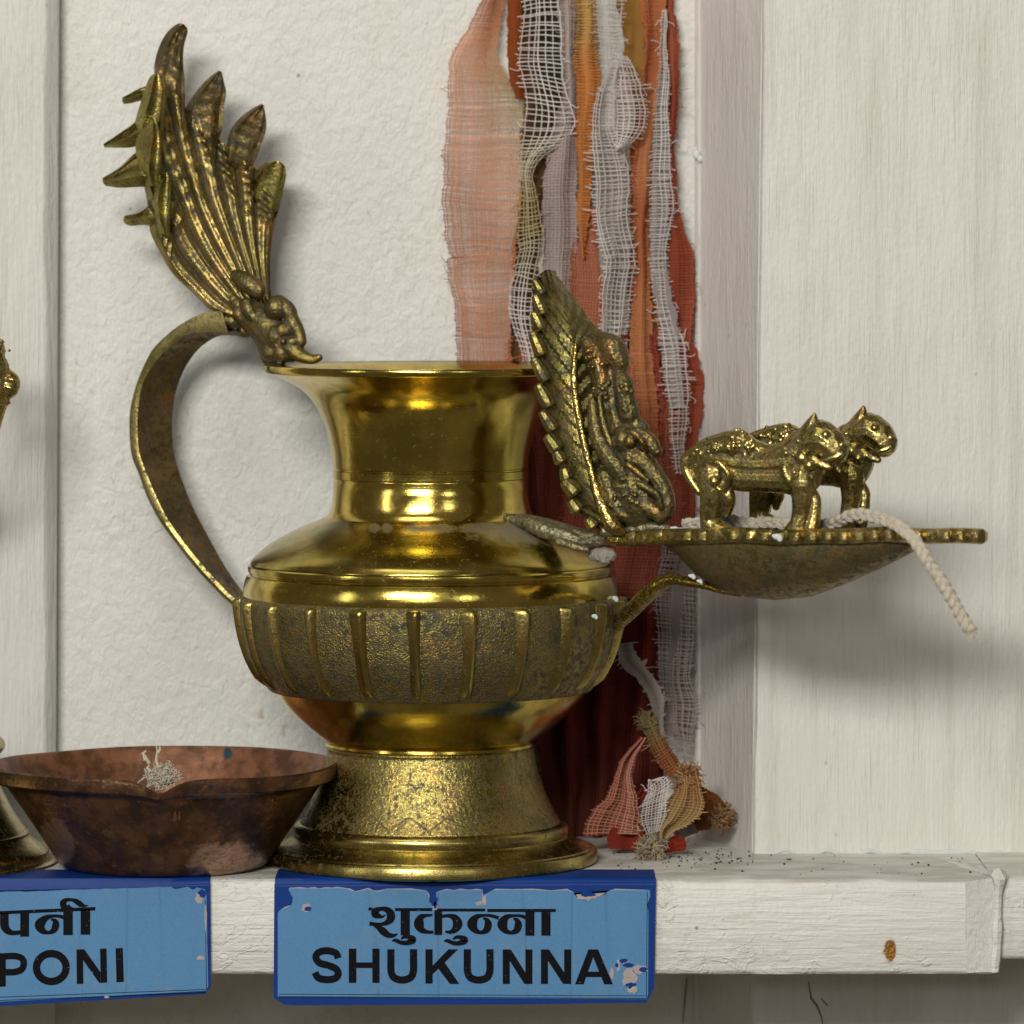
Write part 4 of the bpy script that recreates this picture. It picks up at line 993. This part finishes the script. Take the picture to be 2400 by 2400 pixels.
letter(shapes=[bar(54, 108, 92, 136)]+stroke([(212, 178, 12), (186, 196, 24), (155, 190, 46), (120, 172, 74), (122, 142, 66), (165, 122, 40), (225, 128, 54), (262, 165, 78), (262, 215, 76), (225, 252, 48), (170, 266, 30), (110, 262, 28), (64, 262, 42)])+stroke([(95, 268, 26), (140, 290, 44), (190, 330, 70), (235, 365, 56), (285, 374, 34), (328, 358, 12)])+[bar(358, 130, 444, 370)]+stroke([(276, 424, 8), (310, 418, 34), (365, 440, 38), (425, 440, 46), (470, 412, 72), (440, 388, 42), (395, 384, 30), (362, 404, 16)]), **DV)
ku = [(x+490, y+4, w_) for x, y, w_ in [(276, 424, 8), (310, 418, 34), (365, 440, 38), (425, 440, 46), (470, 412, 72), (440, 388, 42), (395, 384, 30), (362, 404, 16)]]
letter(shapes=stroke([(660, 182, 24), (600, 184, 30), (550, 202, 62), (530, 262, 96), (556, 318, 64), (615, 340, 32), (668, 340, 30)])+[bar(676, 132, 750, 368)]+stroke([(750, 192, 28), (810, 186, 34), (868, 206, 66), (896, 262, 92), (868, 318, 62), (820, 342, 32), (780, 332, 20)])+stroke(ku), **DV)
nn_ = [(1284, 208, 34), (1210, 186, 30), (1135, 184, 28), (1070, 200, 56), (1034, 262, 98), (1060, 320, 62), (1112, 344, 34), (1166, 322, 62), (1184, 270, 70), (1170, 228, 46), (1135, 208, 10)]
letter(shapes=stroke(nn_), **DV)
letter(shapes=stroke([(1540, 206, 34)]+[(x+284, y+2, w_) for x, y, w_ in nn_[1:]])+[bar(1535, 138, 1620, 374)], **DV)
letter(shapes=[bar(1685, 138, 1772, 374)], **DV)
D2 = dict(root=c2, ox=0, oy=2080, sc=6.44)
letter(shapes=[[(-300, 370), (-300, 420), (1438, 346), (1440, 294)]], name='headline', **D2)
letter(shapes=stroke([(65, 385, 132), (65, 480, 130), (70, 580, 128), (110, 648, 110), (190, 686, 72), (306, 676, 62)])+[bar(305, 372, 438, 742)], **D2)
letter(shapes=stroke([(962, 452, 56), (880, 432, 48), (800, 432, 50), (690, 462, 90), (602, 560, 158), (640, 650, 104), (730, 682, 52), (812, 642, 92), (842, 560, 108), (822, 500, 70), (765, 484, 14)])+[bar(955, 340, 1098, 718)], **D2)
letter(shapes=[bar(1217, 330, 1362, 712)]+stroke([(1010, 345, 130), (965, 290, 100), (955, 232, 104), (1000, 190, 62), (1080, 186, 48), (1150, 210, 76), (1215, 252, 80), (1270, 276, 44), (1335, 272, 6)])+stroke([(1030, 260, 30), (1065, 310, 40), (1140, 325, 30), (1210, 315, 30)]), **D2)
D3 = dict(root=c2, ox=0, oy=1650, sc=2.356)
letter(shapes=[[(-6, 1376), (32, 1375), (32, 1560), (-6, 1562)]]+stroke(wid([(30, 1393), (85, 1392), (122, 1406), (131, 1436), (118, 1466), (80, 1480), (30, 1481)], 36)), **D3)
letter(shapes=stroke(wid([(283+82*math.cos(a), 1455+77*math.sin(a)) for a in [2*math.pi*k/24 for k in range(25)]], 41), 2), **D3)
letter(shapes=[[(422, 1356), (458, 1354), (460, 1545), (424, 1546)], [(552, 1351), (588, 1350), (592, 1538), (556, 1540)], [(456, 1355), (466, 1355), (554, 1480), (555, 1540), (548, 1540), (459, 1415)]], **D3)
letter(shapes=[[(638, 1349), (678, 1347), (684, 1534), (643, 1537)]], **D3)

# ------------------------------------------------------------------ cloth strips
def colmix(c0, c1, t): t = np.clip(t, 0, 1)[..., None]; return np.array(c0)*(1-t)+np.array(c1)*t
WHITE = (.92, .86, .82); MAUVE = (.62, .51, .48); RUST = (.40, .10, .03); SALM = (.82, .36, .17); ORNG = (.62, .24, .07); OCH = (.60, .36, .11); DARK = (.045, .035, .03); BRN = (.16, .085, .03); RED = (.52, .13, .08); MAROON = (.30, .055, .04); BEIGE = (.50, .40, .27)
def strip(name, label, rows, d0, color, pitch=10, rad=1.7, amp=10, folds=1.2, seed=1, mode='gauze', jit=.25, fray=.5, d1=None, group='cloth strips hanging behind the lamp', cat='cloth strip', edge=1.3, sheetcol=None, fr_len=8):
    R = [((r[1], r[0]), (r[2], r[0])) if len(r) == 3 else ((r[0], r[1]), (r[2], r[3])) for r in rows]
    q = crom([(*a, *b) for a, b in R], 8); q = np.array(q)
    mid = (q[:, :2]+q[:, 2:])/2; ln = np.concatenate([[0], np.cumsum(np.hypot(*(mid[1:]-mid[:-1]).T))]); Ltot = ln[-1]
    W_ = float(np.mean(np.hypot(q[:, 2]-q[:, 0], q[:, 3]-q[:, 1])))
    nzx, nzy, nzd, nze, nzc = Nz(seed, 2, lo=.6, hi=2.2), Nz(seed+50, 2, lo=.6, hi=2.2), Nz(seed+90, 2, lo=.4, hi=1.6), Nz(seed+120, 1, lo=1, hi=8), Nz(seed+140, 2, lo=.5, hi=2.5)
    rs = np.random.RandomState(seed)
    def pos(u, v, dd=0.):
        u, v = np.broadcast_arrays(np.asarray(u, float), np.asarray(v, float)); s_ = v*Ltot
        Q = [np.interp(s_, ln, q[:, k]) for k in range(4)]
        e = edge*nze(s_/40)
        x = Q[0]*(1-u)+Q[2]*u+(1-2*u)*e; y = Q[1]*(1-u)+Q[3]*u
        a, b = u*W_/45, s_/45
        x = x+nzx(a, b)*pitch*.35; y = y+nzy(a, b)*pitch*.45
        base = d0 if d1 is None else d0+(d1-d0)*v
        d = np.minimum(base+amp*1.5*np.sin(2*math.pi*folds*u+seed+v*Ltot/200+.8*nzd(u, s_/120))+amp*.9*nzd(u*2, s_/60), 482)+dd
        k = (D+d)/D
        return np.stack([(x-1200)*k, d, (HZ-y)*k], -1)
    def colr(u, v):
        u, v = np.broadcast_arrays(np.asarray(u, float), np.asarray(v, float))
        if callable(color): return color(u, v, nzc(u*2, v*Ltot/120))
        return colmix(color, tuple(c*.72 for c in color), .5+.6*nzc(u*2, v*Ltot/120))
    m = MB()
    if mode in ('sheet', 'both'):
        nu_, nv_ = max(5, int(W_/6)), max(6, int(Ltot/7)); uu, vv = np.meshgrid(np.linspace(0, 1, nu_), np.linspace(0, 1, nv_))
        G = pos(uu, vv, 2.5); G[:, 0, 0] += rs.uniform(-1, 1, nv_)*2; G[:, -1, 0] += rs.uniform(-1, 1, nv_)*2
        m.grid(G, col=colr(uu, vv)*(1 if sheetcol is None else sheetcol))
    if mode in ('gauze', 'both'):
        nwp, nwf = max(3, int(W_/pitch)), max(4, int(Ltot/pitch)); off4 = [(math.cos(a), math.sin(a)) for a in (0.8, 2.4, 3.9, 5.5)]
        for kind in (0, 1):
            for i in range(nwp if kind == 0 else nwf):
                if rs.rand() < .02: continue
                if kind == 0:
                    npt = nwf*1+1; t = np.linspace(0, 1, npt)*(1+rs.uniform(-.5, 1)*fr_len/Ltot); cst = (i+.5)/nwp+jit*rs.normal()*.35/nwp
                    Pt = pos(cst+jit*.25/nwp*np.sin(t*Ltot/60+rs.rand()*6), t); alt = ((np.arange(npt)+i) % 2)*2-1; u_, v_ = cst, t
                else:
                    npt = max(4, nwp+1); f0, f1 = (rs.uniform(0, 1, 2)**7)*fray*fr_len/W_*2.2; t = np.concatenate([[-f0], np.linspace(.02, .98, npt-2), [1+f1]]); cst = (i+.5)/nwf+jit*rs.normal()*.35/nwf
                    Pt = pos(t, cst+jit*.25/nwf*np.sin(t*5+rs.rand()*6)); alt = -(((np.arange(npt)+i) % 2)*2-1); u_, v_ = t, cst
                    Pt[0, 2] += rs.uniform(-3, 3); Pt[-1, 2] += rs.uniform(-3, 3)
                Pt[:, 1] += alt*rad*.7
                r_ = rad*rs.uniform(.75, 1.2)
                T = np.gradient(Pt, axis=0); T /= np.linalg.norm(T, axis=1)[:, None]+1e-9
                sd = np.cross(T, np.array([0, 1., 0])); sd /= np.linalg.norm(sd, axis=1)[:, None]+1e-9; up = np.cross(sd, T)
                ring = np.stack([Pt+(sd*c_+up*s_)*r_ for c_, s_ in off4], 1)
                cc = np.repeat(colr(np.clip(u_, 0, 1), np.clip(v_, 0, 1)).reshape(-1, 1, 3), 4, 1)
                m.grid(ring, closev=True, col=cc)
        # loose curling threads
        for i in range(int(Ltot/40*fray)):
            v = rs.rand(); u = 0. if rs.rand() < .5 else 1.; p = pos(u, v); sgn = -1 if u == 0 else 1; pts = [p+0.]
            a = rs.uniform(-.8, .8); 
            for j in range(5): a += rs.normal()*.5; pts.append(pts[-1]+np.array([sgn*math.cos(a), rs.normal()*.3, math.sin(a)])*rs.uniform(3, 6))
            m.tube(pts, rad*.7, 4, col=colr(u, v).reshape(3))
    return m.build(name, M_fabric if mode == 'sheet' else M_thread, None, label=label, cat=cat, group=group, sharp=0)
def c_salm(u, v, n):
    c = colmix(SALM, RUST, np.maximum(1-v*6, 0)+np.maximum(0, .12-u)*5+.3*n); c = c*(1-.45*np.maximum(0, .1-u)[..., None]*5)
    return colmix(c, (.60, .42, .18), np.exp(-((v-.28)/.1)**2)*np.clip(u*1.6-.5, 0, 1))
strip('cloth_strip', 'sheer salmon gauze strip, leftmost of the hanging cloths', [(-40, 1140, 1192), (0, 1130, 1182), (60, 1100, 1176), (125, 1062, 1166), (170, 1056, 1186), (220, 1049, 1220), (300, 1043, 1226), (400, 1040, 1222), (500, 1038, 1220), (585, 1048, 1212), (600, 1062, 1210), (612, 1048, 1208), (700, 1060, 1198), (780, 1066, 1196), (880, 1076, 1200), (960, 1080, 1200)], 440, c_salm, pitch=5.2, rad=1.2, amp=5, seed=1, fr_len=7, jit=.5)
strip('cloth_strip', 'narrow rust gauze strip crossing above the salmon one', [(-40, 1195, 1222), (0, 1190, 1222), (80, 1192, 1224), (170, 1190, 1226), (230, 1206, 1228)], 430, RUST, pitch=5.5, rad=1.2, seed=2, amp=4, fr_len=6, mode='both')
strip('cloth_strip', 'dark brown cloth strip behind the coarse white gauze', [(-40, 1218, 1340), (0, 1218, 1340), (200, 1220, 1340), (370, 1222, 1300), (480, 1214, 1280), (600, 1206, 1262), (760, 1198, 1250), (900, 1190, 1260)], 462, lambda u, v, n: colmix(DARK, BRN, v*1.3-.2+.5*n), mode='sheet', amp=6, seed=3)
def c_wy(u, v, n): return colmix(WHITE, (.54, .44, .20), np.clip((v-.34)*4, 0, .9)*(1-np.clip((v-.62)*5, 0, 1)))
strip('cloth_strip', 'coarse white gauze strip with wide open mesh', [(-40, 1226, 1312), (0, 1224, 1308), (60, 1216, 1312), (100, 1214, 1318), (160, 1216, 1324), (210, 1224, 1328), (260, 1226, 1342), (300, 1226, 1340), (340, 1224, 1316), (370, 1222, 1280), (410, 1220, 1250), (460, 1218, 1256), (520, 1216, 1266), (580, 1220, 1272), (640, 1206, 1262), (700, 1194, 1262), (760, 1200, 1258), (820, 1222, 1262), (880, 1236, 1268)], 415, c_wy, pitch=10.5, rad=1.6, amp=7, seed=4, fray=.8, jit=.5)
strip('cloth_strip', 'yellow frayed gauze band below the coarse white gauze', [(330, 1224, 1300), (380, 1222, 1262), (430, 1220, 1248), (500, 1216, 1256), (560, 1222, 1262)], 424, (.52, .42, .18), pitch=9, rad=1.5, amp=6, seed=44, fray=1.1)
strip('cloth_strip', 'mauve fabric strip beside the coarse white gauze', [(-40, 1306, 1350), (0, 1306, 1350), (200, 1316, 1350), (330, 1290, 1352), (420, 1278, 1352), (520, 1270, 1352), (600, 1270, 1348), (680, 1280, 1336), (800, 1280, 1330)], 438, MAUVE, pitch=6.5, rad=1.5, mode='both', amp=9, seed=5, sheetcol=.8, fr_len=5)
strip('cloth_strip', 'orange ochre strip tapering to a ragged point', [(-40, 1348, 1392), (0, 1348, 1394), (120, 1348, 1400), (190, 1350, 1408), (290, 1350, 1392), (380, 1354, 1388), (480, 1356, 1384), (560, 1362, 1376), (605, 1366, 1372)], 428, lambda u, v, n: colmix(OCH, ORNG, (v-.2)*4+.4*n), pitch=6.5, rad=1.7, mode='both', amp=6, seed=6, fr_len=8)
strip('cloth_strip', 'white gauze strip with a loop of cloth, in the middle of the bunch', [(-40, 1386, 1466), (0, 1390, 1464), (50, 1394, 1462), (110, 1400, 1458), (180, 1408, 1440), (235, 1396, 1440), (290, 1392, 1442), (350, 1390, 1462), (420, 1386, 1476), (500, 1390, 1480), (560, 1398, 1486), (620, 1412, 1492), (700, 1408, 1480), (770, 1402, 1468), (840, 1396, 1460)], 400, WHITE, pitch=9.3, rad=1.5, amp=12, folds=1.6, seed=7, fray=.9, mode='gauze', jit=.5)
strip('cloth_strip', 'pale backing layer behind the looped white gauze', [(300, 1396, 1460), (420, 1392, 1470), (560, 1402, 1478), (700, 1412, 1474), (820, 1402, 1458)], 414, (.50, .45, .43), mode='sheet', amp=8, seed=17)
strip('cloth_loop', 'curled white gauze loop standing out at the upper right of the bunch', [(1442, 120, 1470, 128), (1440, 170, 1492, 165), (1438, 220, 1508, 215), (1440, 262, 1518, 262), (1440, 300, 1508, 305), (1440, 325, 1478, 338), (1440, 340, 1448, 352)], 388, WHITE, pitch=8, rad=1.7, amp=13, folds=.8, seed=8, fray=1.0, mode='gauze')
strip('cloth_strip', 'mauve lining inside the curled gauze loop', [(1444, 150, 1460, 150), (1442, 220, 1482, 220), (1440, 280, 1490, 285), (1440, 325, 1460, 325)], 400, MAUVE, mode='sheet', amp=4, seed=18)  # solid mauve sheet set behind the loop's open mesh
strip('cloth_strip', 'dark gold cloth behind the curled gauze loop', [(-40, 1440, 1510), (0, 1450, 1510), (150, 1470, 1512), (250, 1480, 1512), (400, 1474, 1506), (600, 1470, 1500)], 440, lambda u, v, n: colmix((.36, .19, .05), (.46, .13, .04), (v-.35)*4), mode='sheet', amp=5, seed=9)
strip('cloth_strip', 'rust orange fabric strip right of the curled loop', [(-40, 1492, 1572), (0, 1500, 1562), (120, 1508, 1558), (220, 1502, 1548), (320, 1494, 1536), (420, 1484, 1530), (520, 1486, 1522), (620, 1488, 1522), (720, 1480, 1526), (860, 1476, 1534), (1000, 1480, 1545), (1180, 1484, 1560)], 420, lambda u, v, n: colmix((.56, .19, .08), (.66, .27, .12), .5+.6*n), pitch=5.5, rad=1.6, mode='both', amp=9, seed=10, fr_len=5)
strip('cloth_strip', 'long narrow white gauze strip, rightmost white one', [(20, 1550, 1560), (80, 1549, 1562), (150, 1546, 1565), (220, 1538, 1566), (300, 1530, 1570), (400, 1526, 1576), (480, 1524, 1578), (560, 1526, 1572), (620, 1522, 1566), (700, 1532, 1576), (780, 1542, 1596), (850, 1555, 1612), (920, 1560, 1620), (980, 1566, 1616), (1040, 1572, 1604), (1110, 1580, 1600)], 402, WHITE, pitch=7.6, rad=1.35, amp=6, seed=11, fray=.6, jit=.5)
strip('cloth_strip', 'pale grey gauze lining under the rightmost white strip', [(150, 1548, 1562), (400, 1530, 1572), (600, 1528, 1564), (800, 1550, 1594), (960, 1572, 1608)], 412, (.48, .42, .41), mode='sheet', amp=4, seed=21)
strip('cloth_strip', 'deep red cloth along the right side of the bunch', [(-40, 1556, 1570), (0, 1558, 1576), (60, 1560, 1584), (140, 1562, 1594), (260, 1564, 1584), (380, 1566, 1582), (480, 1566, 1592), (560, 1560, 1612), (640, 1560, 1626), (720, 1560, 1628), (790, 1560, 1622), (850, 1570, 1644), (950, 1580, 1646), (1050, 1590, 1636), (1130, 1590, 1632), (1250, 1580, 1620)], 432, lambda u, v, n: colmix((.52, .15, .08), (.40, .09, .05), .5+.6*n), mode='both', pitch=6.5, rad=1.4, sheetcol=.8, amp=6, seed=12, edge=1.6)
strip('cloth_strip', 'broad rust red cloth hanging behind the plaque', [(480, 1350, 1470), (560, 1342, 1500), (700, 1330, 1560), (850, 1320, 1580), (1000, 1320, 1590), (1200, 1320, 1600), (1400, 1320, 1560)], 447, lambda u, v, n: colmix((.60, .22, .13), (.46, .12, .08), v+.4*n), mode='both', pitch=7, rad=1.5, sheetcol=.7, amp=10, folds=2.2, seed=13)
strip('cloth_strip', 'dark maroon cloth hanging lowest behind the lamp body', [(790, 1190, 1540), (950, 1200, 1560), (1080, 1220, 1560), (1250, 1240, 1570), (1400, 1270, 1570), (1550, 1258, 1570), (1700, 1262, 1560), (1830, 1270, 1550), (1900, 1280, 1530), (1962, 1290, 1520)], 462, lambda u, v, n: colmix(colmix(RED, MAROON, v*1.1+.2+.4*n), (.13, .05, .03), (v-.8)*4), mode='both', pitch=7.5, rad=1.5, sheetcol=.75, amp=26, folds=3.5, seed=14)
strip('cloth_strip', 'rosy white gauze strip hanging straight below the dish', [(1240, 1560, 1640), (1330, 1545, 1640), (1420, 1540, 1630), (1520, 1540, 1624), (1600, 1542, 1626), (1650, 1545, 1640), (1700, 1552, 1630), (1740, 1572, 1622), (1770, 1590, 1612)], 415, (.66, .56, .52), pitch=7.5, rad=1.5, amp=6, seed=15, fray=.7, jit=.5)
strip('cloth_strip', 'pinkish grey lining behind the straight rosy gauze strip', [(1240, 1560, 1636), (1420, 1545, 1624), (1600, 1548, 1618), (1720, 1575, 1618)], 424, (.38, .31, .29), mode='sheet', amp=4, seed=25)
GB = 'cloth scraps knotted above the shelf'
strip('twisted_strip', 'twisted greyish white strand slanting down to the knots', [(1445, 1505, 1480, 1502), (1452, 1548, 1492, 1530), (1490, 1592, 1515, 1570), (1515, 1625, 1545, 1615), (1532, 1670, 1556, 1650), (1536, 1720, 1556, 1710), (1546, 1790, 1562, 1780)], 340, (.66, .58, .52), pitch=5, rad=1.8, amp=6, seed=31, fray=.7, mode='both', group=GB, cat='cloth strip')
strip('twisted_strip', 'orange and yellow gauze twist above the knot', [(1498, 1695, 1536, 1672), (1512, 1722, 1545, 1704), (1528, 1760, 1562, 1735), (1550, 1800, 1590, 1775), (1575, 1822, 1602, 1806)], 320, lambda u, v, n: colmix((.48, .36, .15), (.48, .18, .07), v*2-.3), pitch=6.5, rad=1.7, amp=9, seed=32, fray=.7, mode='both', sheetcol=.45, group=GB)
strip('cloth_scrap', 'salmon coarse gauze scrap sprawling left at the bottom', [(1500, 1722, 1512, 1730), (1462, 1768, 1492, 1776), (1440, 1810, 1486, 1830), (1420, 1870, 1498, 1880), (1392, 1902, 1502, 1925), (1376, 1930, 1500, 1950), (1368, 1962, 1498, 1962)], 230, lambda u, v, n: colmix((.58, .22, .14), (.74, .34, .24), u), pitch=7.2, rad=1.6, amp=11, folds=1.7, seed=33, fray=.5, mode='both', sheetcol=.32, group=GB, d1=150)
strip('cloth_scrap', 'red lining behind the salmon gauze scrap', [(1500, 1840, 1512, 1846), (1470, 1880, 1506, 1890), (1440, 1930, 1508, 1940), (1420, 1960, 1508, 1962), (1424, 1992, 1505, 1990)], 235, (.30, .04, .025), mode='sheet', amp=6, seed=34, group=GB, d1=120)
strip('cloth_scrap', 'small bright red cloth end right of the beige knot', [(1558, 1968, 1584, 1952), (1556, 1982, 1604, 1962), (1556, 1996, 1610, 1990)], 110, (.36, .045, .022), mode='both', pitch=6, rad=1.5, amp=7, seed=35, group=GB)
strip('cloth_scrap', 'white gauze scrap between the salmon and ochre ones', [(1514, 1825, 1522, 1830), (1512, 1860, 1560, 1820), (1500, 1890, 1562, 1870), (1504, 1925, 1556, 1915), (1516, 1955, 1546, 1950)], 200, WHITE, pitch=6, rad=1.5, amp=7, seed=36, fray=.7, mode='gauze', group=GB, d1=110)
strip('cloth_scrap', 'ochre gauze scrap folded below the orange twist', [(1590, 1812, 1632, 1800), (1582, 1850, 1642, 1840), (1562, 1880, 1650, 1890), (1545, 1915, 1625, 1925), (1538, 1940, 1580, 1948), (1545, 1962, 1560, 1965)], 190, lambda u, v, n: colmix((.62, .30, .13), (.62, .42, .18), v*1.6), pitch=6.2, rad=1.5, amp=13, folds=1.8, seed=37, fray=.7, mode='both', group=GB, d1=90, sheetcol=.5)
strip('cloth_scrap', 'brown orange frayed scrap at the far right of the bundle', [(1620, 1850, 1640, 1840), (1612, 1900, 1690, 1868), (1615, 1945, 1705, 1900), (1660, 1945, 1708, 1912)], 250, (.36, .13, .04), pitch=5, rad=1.6, amp=10, seed=38, fray=.7, mode='both', group=GB, sheetcol=.7)
strip('cloth_scrap', 'grey white crumpled scrap lying behind the ochre one', [(1560, 1900, 1600, 1880), (1580, 1950, 1625, 1925), (1590, 1975, 1640, 1955)], 215, (.36, .31, .30), mode='sheet', amp=10, seed=39, group=GB)
def knot(name, label, px, py, d, R, n, cols_, seed, spread=1.0):
    m = MB(); q = random.Random(seed); cen = P(px, py, d)
    c0 = np.array(cols_[0])*.55
    for k in range(7): m.sphere(cen+Vector((q.gauss(0, R*.25), 6, q.gauss(0, R*.25))), R*.5, (1, .7, q.uniform(.7, 1.1)), col=c0)
    for k in range(n):
        a = q.uniform(0, 6.28); rr_ = R*q.uniform(.1, .75); p = cen+Vector((math.cos(a)*rr_, -R*.45*math.sqrt(max(0, 1-(rr_/R)**2))+q.gauss(0, 2), math.sin(a)*rr_))
        tan = Vector((-math.sin(a), 0, math.cos(a))); v = (tan*q.choice((-1, 1))+Vector((math.cos(a), -.3, math.sin(a)))*q.uniform(-.1, .9*spread)).normalized(); pts = [p]
        for j in range(6): v = (v+Vector((q.gauss(0, .45), q.gauss(0, .25), q.gauss(0, .45)))).normalized(); pts.append(pts[-1]+v*R*.15*spread*q.uniform(.6, 1.3))
        c = cols_[q.randrange(len(cols_))]; kq = q.uniform(.6, 1.1); m.tube(pts, [2.2, 2.2, 2.0, 1.8, 1.6, 1.3, .8], 4, col=tuple(x*kq for x in c))
    return m.build(name, M_thread, None, label=label, cat='cloth knot', sharp=0, group=GB)
knot('cloth_knot', 'beige frayed knot end resting on the shelf', 1525, 1990, 30, 34, 260, [BEIGE, (.42, .34, .22), (.55, .47, .36)], 1)
knot('cloth_knot', 'orange and yellow frayed knot below the twist', 1612, 1815, 185, 26, 150, [(.50, .36, .16), (.50, .20, .08), (.55, .42, .25)], 2, 1.3)
knot('cloth_knot', 'yellow frayed tips at the top of the orange twist', 1512, 1688, 318, 18, 60, [(.46, .35, .15), (.50, .42, .25)], 3, 1.4)
knot('cloth_knot', 'brown fuzzy end of the far right scrap', 1690, 1915, 240, 30, 140, [(.30, .16, .07), (.24, .11, .04), (.42, .28, .14)], 4, 1.1)
